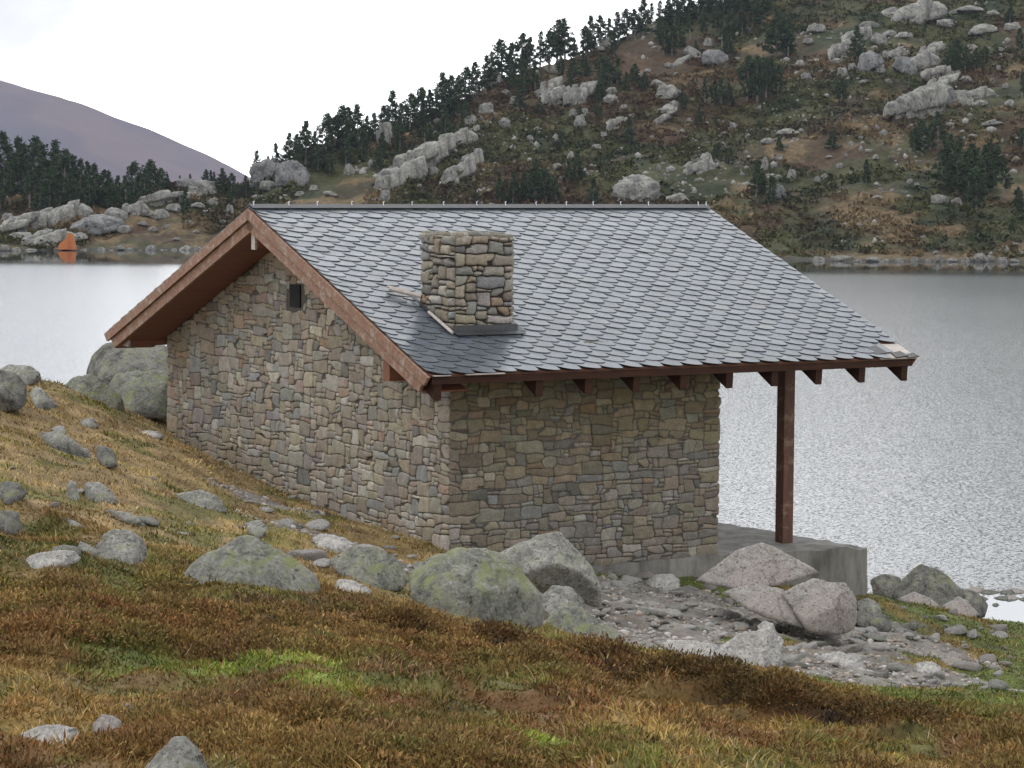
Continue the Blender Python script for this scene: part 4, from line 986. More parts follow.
# loose stones in the gravel: individual copies of a few shapes
rn = random.Random(11)
SHAPES = []
for k in range(7):
    V, Fc = rock_mesh_data(random_planes(rn, 1, rn.uniform(.6, .9), rn.uniform(.45, .75), 9), 3, 70, .04, 100+k)
    me_o = mesh('loose_stone', V, Fc, M_rock, smooth=True); SHAPES.append(me_o.data); bpy.data.objects.remove(me_o)
STONEMATS = [M_rock, M_rockW, M_rockP, M_rockW]
SH2 = []
for me in SHAPES:
    for m_ in STONEMATS:
        c = me.copy(); c.materials.clear(); c.materials.append(m_); SH2.append(c)
rockpix = []
tone = ['grey', 'white', 'pinkish', 'pale']
REGION = [((596, 648, 575, 618), 26, 'by the hut footing'), ((650, 716, 584, 632), 26, 'below the long wall'), ((716, 800, 598, 634), 16, 'before the pointed pink boulder'),
          ((790, 880, 622, 668), 30, 'right of the white block'), ((860, 1010, 628, 690), 30, 'on the gravel path'), ((880, 1000, 608, 640), 10, 'on the turf by the shore'),
          ((300, 420, 530, 572), 12, 'by the gable path'), ((230, 330, 486, 530), 8, 'on the upper worn path'),
          ((0, 160, 425, 500), 6, 'high on the straw slope'), ((30, 240, 500, 575), 6, 'low on the straw slope')]
ORD = ['first', 'second', 'third', 'fourth', 'fifth', 'sixth', 'seventh', 'eighth', 'ninth', 'tenth', 'eleventh', 'twelfth', 'thirteenth', 'fourteenth', 'fifteenth', 'sixteenth', 'seventeenth', 'eighteenth', 'nineteenth', 'twentieth']
TENS = {2: 'twenty', 3: 'thirty', 4: 'forty', 5: 'fifty', 6: 'sixty', 7: 'seventy', 8: 'eighty', 9: 'ninety'}
def ordinal(n):
    if n <= 20: return ORD[n-1]
    if n % 10 == 0: return TENS[n//10].replace('ty', 'tieth')
    return TENS[n//10]+'-'+ORD[n % 10-1]
for (xa, xb, ya, yb), cnt, where in REGION:
    pos = []
    for _ in range(cnt*10):
        x, y = rn.uniform(xa, xb), rn.uniform(ya, yb)
        if all((x-a)**2+((y-b)*1.6)**2 > 70 for a, b in pos): pos.append((x, y))
        if len(pos) == int(cnt*1.4): break
    pos.sort()
    cntt = {}
    for x, y in pos:
        h = hit(x, y, t0=15)
        s = rn.choice([.05, .06, .07, .09, .12, .15])*rn.uniform(.8, 1.2)
        mi = rn.randrange(len(SH2)); o = bpy.data.objects.new('loose_stone', SH2[mi]); COL.objects.link(o)
        o.location = (h[0], h[1], gz(h[0], h[1])+s*.14); o.scale = (s, s*rn.uniform(.7, 1), s*rn.uniform(.45, .8)); o.rotation_euler = (rn.uniform(-.2, .2), rn.uniform(-.2, .2), rn.uniform(0, 6.28))
        tn = tone[mi % 4]; szn = 'small' if s < .085 else 'fist-sized' if s < .11 else 'larger'
        key = (tn, szn); cntt[key] = cntt.get(key, 0)+1
        tag(o, '%s %s loose stone, %s such from the left %s' % (szn, tn, ordinal(cntt[key]), where), 'stone', 'loose stones around the hut')
# gravel chips too many to count
V0, F0 = ico(1); V0 = np.asarray(V0); rg = np.random.default_rng(5)
qx = rg.uniform(-4, 9.5, 90000); qy = rg.uniform(21, 36, 90000)
n2 = fbm(qx*1.7, qy*1.3, seed=22, octv=3); n3 = fbm(qx*.9, qy*.7, seed=23, octv=3)
k = (_gravel(qx, qy, n2, n3) > .5)
qx, qy = qx[k][:8500], qy[k][:8500]; qz = ground(qx, qy); m = len(qx)
s = rg.lognormal(-4.0, .55, m); s = np.minimum(s, .06)
AV = V0[None]*(s[:, None, None]*rg.uniform(.5, 1.1, (m, 1, 3)))*(1+.25*rg.normal(size=(m, len(V0), 1))*.6)
AV[:, :, 2] *= .7; AV += np.stack([qx, qy, qz+s*.1], 1)[:, None]
cc = np.array([[.33, .31, .29], [.42, .40, .38], [.24, .21, .19], [.36, .29, .24]])[rg.integers(0, 4, m)]*rg.uniform(.75, 1.2, (m, 1))
gm = mesh('gravel', AV.reshape(-1, 3), (F0[None]+np.arange(m)[:, None, None]*len(V0)).reshape(-1, 3), M_stone, colors=np.repeat(cc, len(V0), 0)); tag(gm, kind='stuff')
# ------------------------------------------------------------------ heather, grass and moss
rg = np.random.default_rng(12)
def blades(n, sampler):
    x, y = sampler(n)
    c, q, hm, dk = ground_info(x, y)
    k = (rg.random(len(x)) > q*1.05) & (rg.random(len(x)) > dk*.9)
    x, y, c, hm = x[k], y[k], c[k], hm[k]
    z = ground(x, y)
    k = z > WATER+.06
    return x[k], y[k], z[k], c[k], hm[k]
def persp_sampler(t0, t1, pw):
    def f(n):
        t = (t0**pw + rg.random(n)*(t1**pw-t0**pw))**(1/pw)
        a = rg.uniform(-.215, .215, n); return a*t, t
    return f
xs, ys, zs, cs, hs = [], [], [], [], []
for n, sp_ in [(300000, persp_sampler(9.0, 24, 1.3)), (230000, persp_sampler(19, 46, 1.1))]:
    a = blades(n, sp_); xs.append(a[0]); ys.append(a[1]); zs.append(a[2]); cs.append(a[3]); hs.append(a[4])
x, y, z, c, hm = [np.concatenate(q) for q in (xs, ys, zs, cs, hs)]
m = len(x)
tuft = vnoise(x*2.3, y*2.3, seed=101); tall = np.clip(.55+.55*tuft+.75*vnoise(x*5.5, y*4.5, seed=104), .12, 1.6)
green = (c[:, 1] > c[:, 0]*1.05); tall = np.where(green, np.maximum(tall, .5), tall)
L = (.026+.042*tall*rg.uniform(.5, 1.4, m))*(np.where(hm > .5, 1, .9))*np.where(green, .75, 1); Wd = (.0022+.00016*y)*rg.uniform(.7, 1.3, m)
long_ = rg.random(m) < .035; L = np.where(long_, L*1.9, L); Wd = np.where(long_, Wd*.7, Wd)
th = rg.uniform(0, 2*np.pi, m); lean = rg.uniform(.1, 1.25, m)
# tussock lean: away from bump centres and slightly down slope
gx_ = vnoise(x*1.3, y*1.3, seed=102)*.4; gy_ = vnoise(x*1.3, y*1.3, seed=103)*.4 - .12
dx = np.cos(th)*lean+gx_; dy = np.sin(th)*lean+gy_
tip = np.stack([dx*L, dy*L, L*np.clip(1-.35*lean, .3, 1)], 1)
ph = rg.uniform(0, np.pi, m); wv_ = np.stack([np.cos(ph)*Wd, np.sin(ph)*Wd*.6, rg.uniform(-.3, .3, m)*Wd], 1)
b = np.stack([x, y, z-.012], 1)
mid = b+tip*.5+np.stack([np.zeros(m), np.zeros(m), L*.10], 1)
V = np.stack([b-wv_*.7, b+wv_*.7, mid+wv_, mid-wv_, b+tip], 1)
pal = rg.random(m)
c = c*rg.uniform(.6, 1.45, (m, 1))
dkb = np.minimum(c.sum(1)/.12, 1)[:, None]  # blades in the hollows dimmed as painted shadow
c = np.where((pal < .12)[:, None], C_STRAW*rg.uniform(.6, 1.1, (m, 1)), c); c = np.where(((pal > .12) & (pal < .22))[:, None], C_OLIVE*rg.uniform(.6, 1.5, (m, 1)), c)
c = np.where(((pal > .22) & (pal < .30) & (hm > .5))[:, None], C_RUST*rg.uniform(.8, 1.6, (m, 1)), c)
c = c*np.clip(1.0+.35*tuft, .6, 1.4)[:, None]*dkb
CC = np.repeat(c[:, None], 5, 1)
base = np.arange(m)[:, None]*5
F3 = np.concatenate([base+np.array([[0, 1, 2]]), base+np.array([[0, 2, 3]]), base+np.array([[3, 2, 4]])])
gr_o = mesh('grass', V.reshape(-1, 3), F3, M_blade, colors=CC.reshape(-1, 3)); tag(gr_o, kind='stuff')

# low heather cushions: dense sprigs over small domes
def heather():
    n = 5200
    t = (9.5**1.2 + rg.random(n)*(21.5**1.2-9.5**1.2))**(1/1.2); x = rg.uniform(-.21, .21, n)*t; y = t
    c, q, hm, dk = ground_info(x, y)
    dens = fbm(x*.6, y*.6, seed=110, octv=3)
    bank = np.zeros(n)
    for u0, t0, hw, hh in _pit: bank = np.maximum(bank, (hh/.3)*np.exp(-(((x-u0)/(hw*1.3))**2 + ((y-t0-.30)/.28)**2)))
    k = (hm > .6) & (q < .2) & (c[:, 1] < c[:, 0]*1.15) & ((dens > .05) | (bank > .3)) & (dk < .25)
    for rx_, ry_, rw_ in [(50, 737, 40), (108, 726, 22), (128, 715, 20), (178, 775, 40), (250, 596, 85), (480, 632, 70), (590, 640, 55), (350, 592, 30), (260, 680, 95), (760, 668, 50), (700, 660, 45), (550, 748, 45), (50, 567, 45), (120, 560, 40)]:
        q_ = hit(rx_, ry_, t0=9); k &= ~((np.abs(x-q_[0]) < rw_*q_[1]/F) & (y > q_[1]-1.5) & (y < q_[1]+.9))
    x, y, c, bank = x[k], y[k], c[k], bank[k]; m = len(x); K = 260
    r = rg.uniform(.10, .22, m)*(1+.5*bank); hgt = r*rg.uniform(.35, .6, m)*(1+.25*bank); z = ground(x, y)
    a = rg.uniform(0, 2*np.pi, (m, K)); ph = np.arccos(rg.uniform(.02, 1, (m, K))); rr = rg.uniform(.8, 1.05, (m, K))
    d = np.stack([np.cos(a)*np.sin(ph), np.sin(a)*np.sin(ph), np.cos(ph)], -1)
    lump = 1+.18*vnoise(d[..., 0]*2.2+x[:, None]*7, d[..., 1]*2.2+y[:, None]*7, d[..., 2]*2.2, seed=111)
    p = np.stack([x, y, z], 1)[:, None] + d*np.stack([r, r, hgt], 1)[:, None]*(rr*lump)[..., None]
    dr = d*.6 + rg.normal(size=d.shape)*.38; dr[..., 2] += .35; dr /= np.linalg.norm(dr, axis=-1, keepdims=True)
    L = rg.uniform(.014, .034, (m, K, 1)); sd = np.cross(dr, rg.normal(size=d.shape)); sd /= np.linalg.norm(sd, axis=-1, keepdims=True); W = sd*rg.uniform(.0024, .0055, (m, K, 1))*(y/13)[:, None, None]
    V = np.stack([p-W*.6, p+W*.6, p+dr*L*.6+W, p+dr*L, p+dr*L*.6-W], 2)
    base_ = np.array([[.19, .10, .040], [.13, .080, .036], [.15, .125, .036], [.24, .15, .055], [.11, .10, .030]])[rg.integers(0, 5, m)]*.55 + c*.45
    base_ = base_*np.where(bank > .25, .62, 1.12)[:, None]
    cc = base_[:, None]*rg.uniform(.55, 1.5, (m, K, 1))
    F5 = np.arange(m*K*5).reshape(-1, 5)
    F3 = np.concatenate([F5[:, [0, 1, 2]], F5[:, [0, 2, 4]], F5[:, [4, 2, 3]]])
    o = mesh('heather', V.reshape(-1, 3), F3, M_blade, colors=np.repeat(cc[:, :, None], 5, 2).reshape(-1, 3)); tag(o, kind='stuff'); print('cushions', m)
heather()

# ------------------------------------------------------------------ pines
def pine_mesh(seed, H=5.0, R=1.25, kind=0):
    rn = np.random.default_rng(seed); P = []; Cs = []
    tb = MB()
    bend = rn.uniform(-.03, .03, 2)
    def axis(h): return np.array([bend[0]*h*h*.35, bend[1]*h*h*.35, h])
    hs_ = [0, H*.3, H*.6, H*.93]; rr = [H*.028, H*.021, H*.012, H*.003]
    for i in range(3): tb.tube(axis(hs_[i]), axis(hs_[i+1]), rr[i], 7, rr[i+1])
    nb = 74 if kind != 2 else 40
    start = .06 if kind == 0 else .10 if kind == 1 or kind == 3 else .25
    for i in range(nb):
        f = start + (1-start)*(i+rn.random()*.6)/nb
        if kind == 1: prof = math.sin(math.pi*min(1, (f-start)/(1-start)*.92+.10))**.75
        else: prof = (1-f)**.9*1.35 + .04
        prof *= rn.uniform(.55, 1.15); an = rn.uniform(0, 6.283); l = R*prof
        o = axis(f*H); tipp = o + np.array([math.cos(an)*l, math.sin(an)*l, l*rn.uniform(.05, .5)])
        if i % 3 == 0 and l > .3: tb.tube(o, o+(tipp-o)*.8, H*.006, 4, H*.002)
        ncl = max(2, int(l*5.5))
        for k in range(ncl):
            p = o+(tipp-o)*(.35+.65*(k+rn.random())/ncl) + rn.normal(size=3)*.07*H/5
            shade = rn.uniform(.6, 1.35)
            for _ in range(9):
                d = rn.normal(size=3); d[2] = d[2]*.6+.5; d /= np.linalg.norm(d); s_ = rn.uniform(.14, .30)*H/5
                w_ = np.cross(d, rn.normal(size=3)); w_ /= np.linalg.norm(w_); w_ *= s_*.42
                q = p+rn.normal(size=3)*.07*H/5
                P += [q-w_*.6, q+w_*.6, q+d*s_+w_*.3, q+d*s_-w_*.3]
                cc = np.array([.046, .072, .036])*shade*rn.uniform(.8, 1.2); Cs += [cc]*4
    P = np.array(P); F4 = np.arange(len(P)).reshape(-1, 4)
    cr_o = mesh('crown', P, F4, M_leaf, colors=np.array(Cs)); tr_o = tb.build('trunk', M_bark)
    return cr_o, tr_o
M_bark = plain('pine_bark_mat', (.20, .17, .15), .95)
PR = []
for k, (kind, R) in enumerate([(0, 1.15), (1, 1.2), (0, .95), (0, 1.6), (2, 1.0), (0, 1.35), (1, 1.05)]):
    a, b_ = pine_mesh(200+k, 5.0, R, kind); PR.append((a.data, b_.data)); bpy.data.objects.remove(a); bpy.data.objects.remove(b_)
rt = random.Random(5)
def pine(px, py, hpx, label, group, proto=None, snap=True, t=None):
    p = fhit(px, py) if t is None else at(px, py, t)
    if t is None and p[1] > 515:     # above the skyline: stand on the crest
        tk = float(np.interp(px, XS, TK)); d = ray(px, py)[:, 0]; p = np.array([d[0]*tk, tk, 0.])
    z = float(far_h(np.array([p[0]]), np.array([p[1]]))[0])
    h = hpx*p[1]/F; k = rt.randrange(len(PR)) if proto is None else proto
    root = empty('pine_tree', (p[0], p[1], z-.1), rt.uniform(0, 6.28)); s = h/5.0
    root.scale = (s*rt.uniform(.9, 1.15), s*rt.uniform(.9, 1.15), s)
    tag(root, label, 'tree', group)
    for nm, d in (('crown', PR[k][0]), ('trunk', PR[k][1])):
        o = bpy.data.objects.new(nm, d); COL.objects.link(o); o.parent = root
    return root
def size_word(h, lo, hi): return 'low' if h < lo else 'tall' if h > hi else 'mid-sized'
def grove(items, where, group, single=None):
    items = sorted(items)
    for i, (px, py, h, *k) in enumerate(items):
        lab = ('%s dark pine, %s from the left %s' % (size_word(h, 18, 34), ordinal(i+1), where)) if len(items) > 1 else where
        pine(px, py, h, lab, group, k[0] if k else None)
G = 'pines on the far hillside'
grove([(256, 183, 32, 4), (268, 168, 18, 0), (276, 166, 28, 2), (288, 167, 33), (297, 160, 26), (306, 165, 42, 3), (315, 162, 30), (326, 158, 44, 1), (335, 150, 34), (341, 150, 44, 1), (349, 150, 42), (358, 150, 44, 3), (366, 142, 26),
       (374, 143, 30), (383, 140, 34), (393, 136, 45, 0), (401, 134, 30), (410, 136, 42, 1), (420, 132, 44, 1), (430, 124, 34, 2), (442, 120, 46, 3), (451, 118, 42), (459, 112, 34), (465, 108, 40, 1), (476, 98, 36), (486, 92, 36), (491, 88, 36), (502, 84, 44, 1), (511, 82, 38), (318, 172, 26), (346, 166, 28), (362, 163, 26), (298, 178, 24), (400, 152, 30), (382, 158, 26), (425, 145, 26), (445, 134, 28), (465, 126, 24), (330, 176, 22), (378, 172, 20)],
      "in the skyline row left of the hilltop", G)
grove([(521, 76, 42), (530, 70, 32), (540, 68, 36), (549, 62, 36), (557, 60, 42, 1), (565, 60, 40, 3), (575, 50, 20), (586, 56, 30), (591, 52, 36, 0), (601, 46, 30), (609, 44, 28), (618, 42, 30), (627, 40, 30), (635, 38, 28), (643, 34, 36, 0), (651, 30, 26), (659, 32, 30), (667, 28, 30), (674, 26, 34), (682, 24, 34), (690, 22, 32), (698, 20, 32), (707, 18, 34), (716, 18, 34), (724, 16, 30), (732, 16, 32), (741, 14, 34), (750, 14, 34),
       (664, 54, 32, 1), (672, 56, 30), (614, 57, 22, 1), (678, 48, 30), (690, 40, 30), (704, 36, 26), (722, 48, 26), (731, 42, 30), (742, 34, 30), (752, 30, 28), (716, 30, 26), (766, 14, 30), (660, 42, 26), (696, 56, 16), (728, 57, 22)],
      'in the forest along the hilltop', G)
grove([(512, 88, 30), (524, 96, 34), (535, 90, 28), (560, 78, 22), (572, 84, 26), (584, 78, 24), (600, 82, 28, 1), (608, 90, 32, 1), (617, 86, 28), (626, 92, 20), (634, 86, 22), (644, 90, 18), (518, 112, 24), (540, 115, 18, 0), (598, 118, 22), (580, 122, 16), (600, 100, 24), (682, 102, 14), (569, 96, 22)],
      "in the clump below the hilltop forest", G)
grove([(705, 106, 26), (713, 106, 22), (721, 108, 30, 0), (729, 106, 22), (699, 126, 19, 0), (716, 127, 12), (684, 112, 18)], "in the small clump mid-slope", G)
grove([(747, 101, 44, 1), (757, 103, 46, 1), (766, 100, 40), (778, 95, 30), (776, 57, 46, 3), (788, 56, 38, 0), (762, 31, 42, 1), (770, 92, 34), (782, 50, 40)], "in the tall stand beside the mid-slope clump", G)
grove([(841, 106, 27, 1), (857, 60, 34, 0), (832, 151, 20, 3), (866, 184, 25, 0), (779, 152, 15, 3), (925, 36, 16), (1010, 24, 22, 0)], "of those alone on the hill", G)
grove([(950, 74, 26), (957, 72, 32), (965, 72, 26), (975, 70, 22), (984, 66, 20), (1020, 52, 24), (1022, 98, 26)], "in the thicket by the big outcrop", G)
grove([(922, 156, 36, 1), (914, 154, 26), (938, 142, 30, 3), (930, 150, 26), (945, 186, 46, 3), (957, 196, 56, 3), (968, 204, 52, 1), (976, 212, 44, 1), (985, 192, 46, 3), (996, 180, 34), (1004, 198, 40, 4), (950, 172, 38), (970, 184, 40), (1020, 148, 20), (1012, 234, 16, 0), (1018, 213, 26, 1), (990, 170, 30)],
      "in the low grove above the lake", G)
grove([(513, 205, 34), (524, 203, 30), (535, 202, 42, 3), (546, 203, 34), (556, 204, 26), (577, 184, 34, 5), (593, 206, 28), (560, 150, 19, 0), (629, 145, 27, 2), (500, 205, 28), (568, 183, 22), (475, 204, 18), (486, 160, 14), (435, 148, 16)], "just above the hut ridge", G)
grove([(715, 158, 14, 0), (730, 165, 18, 0), (757, 198, 36, 0), (771, 205, 28, 2), (763, 196, 24), (774, 200, 22)], "in the group beside the roof ridge end", G)
G2 = 'pines on the low rocky bank at left'
L2 = [(5, 196, 62, 3), (18, 192, 54), (25, 196, 52, 0), (34, 196, 58, 1), (44, 198, 52), (54, 200, 58, 3), (64, 202, 52, 1), (73, 202, 46), (80, 203, 44, 0), (88, 204, 42), (95, 206, 42, 0), (103, 206, 36), (109, 207, 36, 0), (118, 206, 30), (126, 206, 30), (136, 204, 42, 1), (144, 206, 36),
      (152, 200, 40, 1), (160, 196, 28, 1), (168, 192, 18), (-10, 190, 50), (-22, 190, 46), (-35, 188, 46), (10, 208, 44), (30, 210, 46), (50, 210, 42), (70, 212, 38), (90, 212, 36), (112, 214, 30), (0, 214, 36), (40, 214, 34), (60, 216, 32), (104, 212, 26)]
grove(L2, "in the left bank forest", G2)
grove([(180, 181, 11, 0), (190, 182, 13, 0), (206, 190, 20), (211, 182, 18, 2), (222, 196, 27, 3), (231, 197, 24, 1), (246, 198, 22, 0), (185, 216, 27, 0), (230, 210, 20), (214, 188, 16), (238, 204, 20)], "on the rocky knoll by the hut gable", G2)

# ------------------------------------------------------------------ hillside rocks
rr_ = random.Random(21)
FS = []
for k in range(9):
    V, Fc = rock_mesh_data(random_planes(rr_, 1, rr_.uniform(.6, .9), rr_.uniform(.6, 1), 9), 4, 90, .10, 300+k, nsc=2.6)
    o = mesh('hill_rock', V, Fc, M_rockFar, smooth=True); FS.append(o.data); bpy.data.objects.remove(o)
FSD = []
for d in FS:
    c_ = d.copy(); c_.materials.clear(); c_.materials.append(M_rockFarD); FSD.append(c_)
OC = []
for k in range(6):
    VV = []; FF = []; n0 = 0
    for q in range(6):
        rx_, ry_, rz_ = rr_.uniform(.30, .75), rr_.uniform(.3, .6), rr_.uniform(.25, .65)
        pl = random_planes(rr_, rx_, ry_, rz_, 5)
        V, Fc = rock_mesh_data(pl, 3, 160, .05, 400+k*10+q, nsc=3)
        sh_ = rr_.uniform(.25, .7); V = V.copy(); V[:, 0] += V[:, 2]*sh_
        V += np.array([-.72+q*.29, rr_.uniform(-.4, .4), rr_.uniform(-.3, .25)]); VV.append(V); FF.append(Fc+n0); n0 += len(V)
    o = mesh('outcrop', np.concatenate(VV), np.concatenate(FF), M_rockFar); OC.append(o.data); bpy.data.objects.remove(o)
def hrock(px, py, w_, h_, label, group, dark=False, tilt=None, name='hill_rock'):
    p = fhit(px, py)
    k = p[1]/F; a = w_*k/2; b_ = h_*k
    z = float(far_h(np.array([p[0]]), np.array([p[1]]))[0])
    out_ = tilt is not None and w_*h_ > 150 and h_ >= 12 and not dark
    o = bpy.data.objects.new('outcrop' if out_ else name, rr_.choice(OC if out_ else FSD if dark else FS)); COL.objects.link(o)
    o.location = (p[0], p[1]+a*.3, z+b_*.30); o.scale = (a*1.12, a*rr_.uniform(.7, 1.0), b_*.72)
    tl = rr_.uniform(-.2, .2) if tilt is None else tilt
    o.rotation_euler = (rr_.uniform(-.15, .15), -tl, (0 if out_ else rr_.choice([0, math.pi]))+rr_.uniform(-.4, .4))
    if out_: o.rotation_euler = (0, -tl*.6, rr_.uniform(-.3, .3)); o.scale = (a*1.25, a*.9, b_*.95)
    tag(o, label, 'rock', group); return o
def hrocks(items, where, group):
    items = sorted(items, key=lambda q: q[0]); cnt = {}
    for it in items:
        px, py, w_, h_ = it[:4]; dk = 'd' in it[4:]; ti = [q for q in it[4:] if isinstance(q, float)]
        a = 'dark' if dk else 'pale'; s = 'slanting' if ti and w_*h_ > 150 and not dk else 'upright' if h_ > 1.15*w_ else 'flat' if h_ < .6*w_ else 'blocky'
        z = 'small' if w_*h_ < 110 else 'big' if w_*h_ > 450 else 'middling'
        key = (a, s, z); cnt[key] = cnt.get(key, 0)+1
        hrock(px, py, w_, h_, '%s %s %s rock, %s such from the left %s' % (z, a, s, ordinal(cnt[key]), where), group, dk, ti[0] if ti else None)
GR_ = 'rocks strewn over the far hillside'
hrock(638, 201, 40, 27, 'huge rounded grey boulder on the hill just above the roof ridge', GR_)
hrock(677, 203, 20, 12, 'pale rounded boulder right of the huge one above the roof ridge', GR_)
hrocks([(269, 190, 18, 9), (265, 181, 34, 22, 'd', .5), (291, 184, 30, 24, 'd'), (300, 187, 8, 12), (340, 143, 8, 11), (361, 143, 10, 9), (385, 148, 10, 26, .4), (399, 132, 6, 12), (402, 184, 32, 24, .6), (416, 172, 32, 26, .6), (392, 192, 24, 20, .5), (440, 158, 26, 20, .6), (456, 146, 24, 18, .6), (432, 164, 20, 20, .5),
        (460, 182, 26, 20, .7), (472, 170, 18, 18, .6), (448, 188, 14, 12, .5), (435, 176, 10, 12), (399, 179, 14, 8), (385, 200, 10, 10), (374, 203, 10, 6), (349, 175, 10, 12), (479, 90, 12, 14), (492, 86, 16, 18), (506, 95, 8, 8), (471, 126, 14, 14), (487, 116, 16, 14), (476, 134, 12, 8), (314, 190, 8, 5), (330, 196, 12, 6), (300, 196, 10, 5), (285, 200, 14, 5), (420, 190, 8, 6), (406, 196, 8, 6)],
       "at the low end of the hill", GR_)
hrocks([(556, 107, 22, 24, .8), (550, 98, 18, 18, .7), (580, 104, 20, 20, .4), (587, 94, 14, 12, .4), (554, 73, 8, 9), (537, 80, 6, 12), (611, 104, 16, 10), (612, 96, 12, 11), (668, 98, 24, 14), (658, 88, 14, 10), (662, 124, 22, 10, .6), (666, 116, 22, 9, .6), (674, 108, 10, 8, .5), (617, 130, 14, 14, .6), (580, 128, 12, 14), (573, 118, 8, 9), (585, 116, 7, 7),
        (556, 143, 6, 12), (657, 32, 13, 9), (606, 47, 12, 10), (600, 52, 8, 8), (577, 48, 8, 10), (619, 37, 7, 7), (714, 66, 28, 21, 'd'), (694, 58, 20, 9, .6), (682, 64, 22, 8, .6), (670, 68, 10, 6, .5), (708, 46, 10, 8), (732, 130, 11, 8), (700, 172, 18, 15, .5), (706, 164, 14, 12), (716, 169, 10, 7), (695, 162, 8, 8), (659, 172, 4, 11), (661, 199, 9, 7), (622, 203, 10, 6), (557, 169, 10, 6), (571, 160, 7, 10),
        (592, 168, 5, 5), (565, 168, 9, 5), (765, 170, 7, 10), (734, 27, 7, 6), (597, 149, 10, 5), (545, 72, 6, 6), (624, 110, 8, 6), (530, 140, 6, 5), (505, 128, 10, 12), (514, 106, 8, 10), (632, 118, 6, 5), (604, 138, 7, 6), (652, 140, 5, 4), (676, 77, 6, 5), (640, 78, 7, 6), (648, 72, 6, 4), (690, 122, 6, 4), (738, 60, 6, 4)],
       "on the mid-hill", GR_)
hrocks([(818, 33, 19, 12), (809, 45, 11, 8), (814, 62, 12, 4), (800, 67, 10, 8), (806, 80, 11, 8), (821, 75, 8, 7), (843, 76, 10, 8), (911, 22, 40, 24, .5), (845, 58, 22, 22, .8), (838, 64, 12, 8), (869, 28, 18, 8), (857, 40, 20, 14, .7), (880, 44, 16, 10, .5), (890, 36, 12, 8), (903, 38, 14, 7), (870, 70, 24, 22, 'd', .5), (880, 72, 10, 12), (895, 58, 16, 12, .5),
        (906, 74, 22, 20, 'd', .5), (918, 70, 26, 20, .6), (928, 60, 20, 14, .6), (938, 50, 16, 8), (948, 28, 20, 12), (983, 34, 26, 14), (970, 12, 24, 9), (1012, 30, 16, 7), (936, 78, 20, 14, .5), (905, 117, 26, 24, .8), (916, 118, 22, 30, .6), (930, 118, 24, 34, .5), (945, 108, 28, 28, 'd', .3), (938, 92, 26, 14, .5), (962, 106, 22, 16), (975, 98, 22, 12, .4), (980, 106, 14, 8), (950, 84, 14, 9), (955, 76, 14, 7), (966, 82, 12, 6),
        (1010, 107, 10, 8), (992, 127, 19, 7), (789, 136, 19, 10), (768, 144, 12, 6), (777, 161, 11, 8), (792, 182, 10, 12), (779, 200, 13, 22, 'd'), (765, 166, 6, 11), (805, 124, 5, 6), (813, 99, 3, 7), (861, 139, 6, 3), (876, 160, 6, 8), (824, 181, 7, 9), (817, 183, 5, 8), (840, 168, 7, 5), (829, 159, 6, 4), (910, 184, 6, 5), (917, 187, 6, 5), (940, 204, 16, 12), (957, 206, 10, 10), (1017, 163, 8, 8),
        (930, 18, 14, 8), (956, 14, 12, 6), (992, 16, 14, 6), (1002, 52, 8, 6), (998, 72, 5, 6), (992, 84, 5, 7), (972, 50, 12, 6), (864, 84, 8, 5), (852, 70, 8, 6), (833, 75, 6, 5), (888, 84, 8, 6), (785, 148, 8, 5), (905, 98, 8, 5), (1006, 88, 6, 5), (846, 158, 5, 4), (851, 176, 5, 4), (926, 190, 5, 4)],
       "on the high hillside", GR_)
hrocks([(842, 261, 22, 7), (874, 262, 16, 5), (939, 262, 8, 8), (980, 262, 14, 9), (990, 261, 7, 9), (1005, 252, 9, 7), (1016, 247, 9, 4), (960, 247, 9, 4), (820, 262, 12, 5), (858, 263, 8, 4), (900, 263, 9, 5), (915, 262, 7, 5), (928, 263, 7, 4), (952, 262, 9, 5), (966, 263, 8, 6), (1002, 263, 10, 6), (1014, 263, 10, 5), (886, 263, 8, 4), (936, 254, 6, 5), (908, 252, 5, 3), (1022, 256, 8, 5)],
       "at the far waterline", "rocks along the far water's edge")
hrocks([(62, 222, 34, 22, .5), (50, 228, 32, 20, .5), (22, 230, 30, 20, .5), (12, 236, 22, 14, .4), (30, 242, 26, 12, .2), (94, 234, 46, 26, 'd'), (115, 222, 22, 18), (125, 233, 14, 10), (134, 214, 16, 14, .4), (152, 206, 22, 14, .4), (146, 216, 14, 10), (172, 202, 22, 12, .3), (188, 190, 26, 14, 'd'), (160, 220, 16, 13), (174, 212, 14, 10), (200, 196, 30, 16), (214, 208, 12, 10), (230, 218, 8, 13), (46, 246, 34, 16, .4), (75, 240, 20, 8),
        (8, 222, 14, 9), (0, 232, 12, 8), (198, 208, 12, 8), (206, 216, 10, 6), (189, 226, 8, 5), (153, 232, 8, 7), (176, 241, 7, 4), (143, 226, 9, 6), (222, 224, 7, 5), (196, 234, 6, 4), (166, 230, 6, 4)],
       "on the rocky left bank", 'rocks of the left bank')
hrocks([(101, 253, 9, 6), (111, 254, 7, 4), (120, 251, 8, 6), (130, 253, 7, 5), (141, 254, 7, 4), (151, 253, 10, 7), (163, 253, 8, 5), (174, 253, 7, 4), (186, 252, 12, 6), (198, 252, 8, 5), (208, 251, 9, 5), (218, 250, 7, 5), (84, 253, 10, 5), (72, 254, 9, 4), (30, 253, 12, 5), (16, 252, 10, 5), (4, 250, 9, 5), (228, 249, 8, 4)],
       "at the left bank's waterline", 'waterline stones of the left bank')

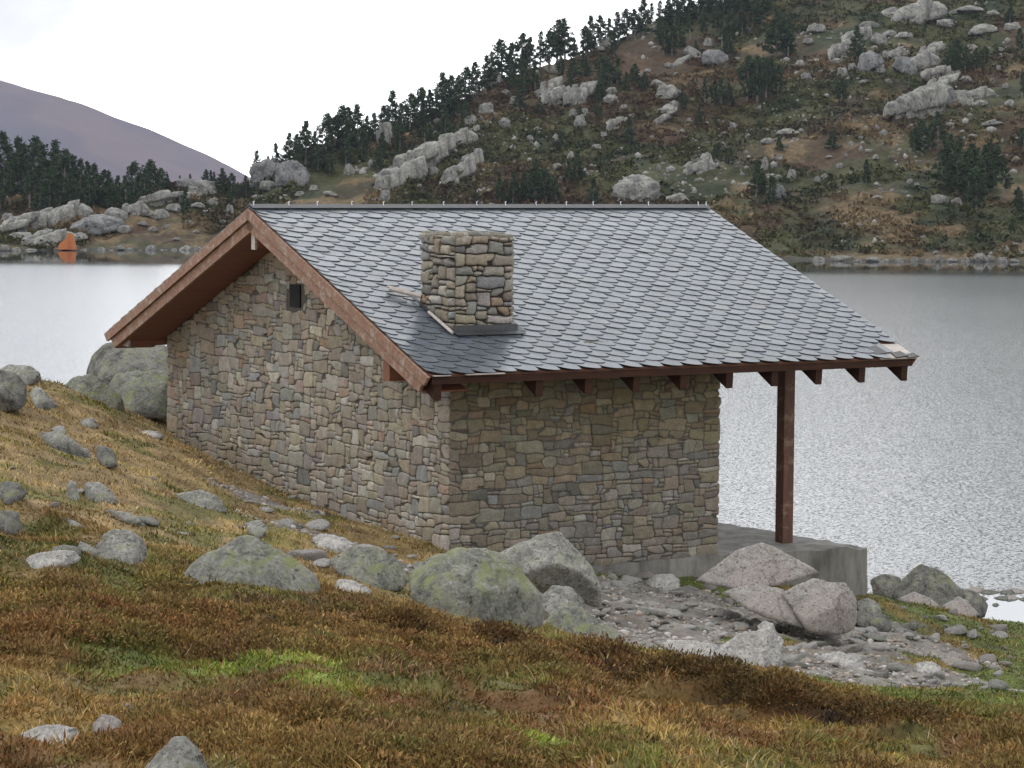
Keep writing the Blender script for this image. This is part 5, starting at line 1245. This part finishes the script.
# small hillside stones and low juniper mats, beyond counting
rg2 = np.random.default_rng(33)
def hill_points(n, thr, seed, sc_=.08):
    px = rg2.uniform(-80, 1120, n); s = rg2.uniform(.01, .99, n)**.9
    ts = np.interp(px, XS, TS); tk = np.interp(px, XS, TK); y = ts+s*(tk-ts); x = (px-512)/F*y
    k = fbm(x*sc_, y*sc_, seed=seed, octv=3) > thr
    x, y = x[k], y[k]; return x, y, far_h(x, y)
x, y, z = hill_points(9000, .25, 91); m = len(x)
V0, F0 = ico(1); s = np.minimum(rg2.lognormal(-1.5, .5, m), .7)
AV = V0[None]*(s[:, None, None]*rg2.uniform(.5, 1.1, (m, 1, 3)))*(1+.15*rg2.normal(size=(m, len(V0), 1))); AV += np.stack([x, y, z+s*.05], 1)[:, None]
cc = np.array([[.24, .235, .215], [.30, .29, .27], [.16, .16, .15]])[rg2.integers(0, 3, m)]*rg2.uniform(.8, 1.15, (m, 1))
tag(mesh('hillside_rubble', AV.reshape(-1, 3), (F0[None]+np.arange(m)[:, None, None]*len(V0)).reshape(-1, 3), M_stone, colors=np.repeat(cc, len(V0), 0)), kind='stuff')
x, y, z = hill_points(26000, -.5, 92, .05); m = len(x); K = 14
s = rg2.uniform(.25, .85, (m, 1, 1))
d = rg2.normal(size=(m, K, 3)); d[..., 2] = np.abs(d[..., 2])*.35; d[..., :2] *= .75; cen = np.stack([x, y, z], 1)[:, None] + d*s*.8
a = rg2.normal(size=(m, K, 3))*s*.20; b_ = rg2.normal(size=(m, K, 3))*s*.20; b_[..., 2] = np.abs(b_[..., 2])
V = np.stack([cen-a, cen+a, cen+a*.4+b_*1.2, cen-a*.4+b_*1.2], 2)
hc = hill_colour(x, y, z-WATER)
cc = np.clip(hc*rg2.uniform(.75, 1.2, (m, 1)), 0, 1)[:, None]*rg2.uniform(.75, 1.3, (m, K, 1))
tag(mesh('undergrowth', V.reshape(-1, 3), np.arange(m*K*4).reshape(-1, 4), M_blade, colors=np.repeat(cc[:, :, None], 4, 2).reshape(-1, 3)), kind='stuff')

# orange tent on the far shore
p = fhit(68, 250); k = p[1]/F
z = float(far_h(np.array([p[0]]), np.array([p[1]]))[0]); z = max(z, WATER)+.05
tn = empty('tent', (p[0], p[1]-1.0, z))
tag(tn, "small orange tent pitched at the far water's edge against grey slabs", 'tent')
M_tent = plain('orange_nylon_mat', (.50, .17, .045), .6)
wd, ht, dp = 19*k, 17*k, 1.1
bm = bmesh.new(); prof = [(-.5, 0), (-.36, .36), (-.05, .62), (.10, 1.0), (.34, .92), (.44, .45), (.5, 0)]
for yy in (0, dp):
    pass
fr = [bm.verts.new((a*wd, 0, b*ht)) for a, b in prof]; bk = [bm.verts.new((a*wd*.8+.1, dp, b*ht*.8)) for a, b in prof]
bm.faces.new(fr); bm.faces.new(bk[::-1])
for i in range(len(prof)): j = (i+1) % len(prof); bm.faces.new((fr[i], bk[i], bk[j], fr[j]))
bmesh.ops.recalc_face_normals(bm, faces=bm.faces)
me = bpy.data.meshes.new('flysheet'); bm.to_mesh(me); bm.free(); me.materials.append(M_tent)
o = bpy.data.objects.new('flysheet', me); COL.objects.link(o); o.parent = tn
v = MB(); v.prism([(.02*wd, -.02, .02), (.30*wd, -.02, .02), (.16*wd, -.02, ht*.75)], (0, .012, 0)); v.build('door', plain('tent_door_mat', (.45, .12, .05), .7), tn)
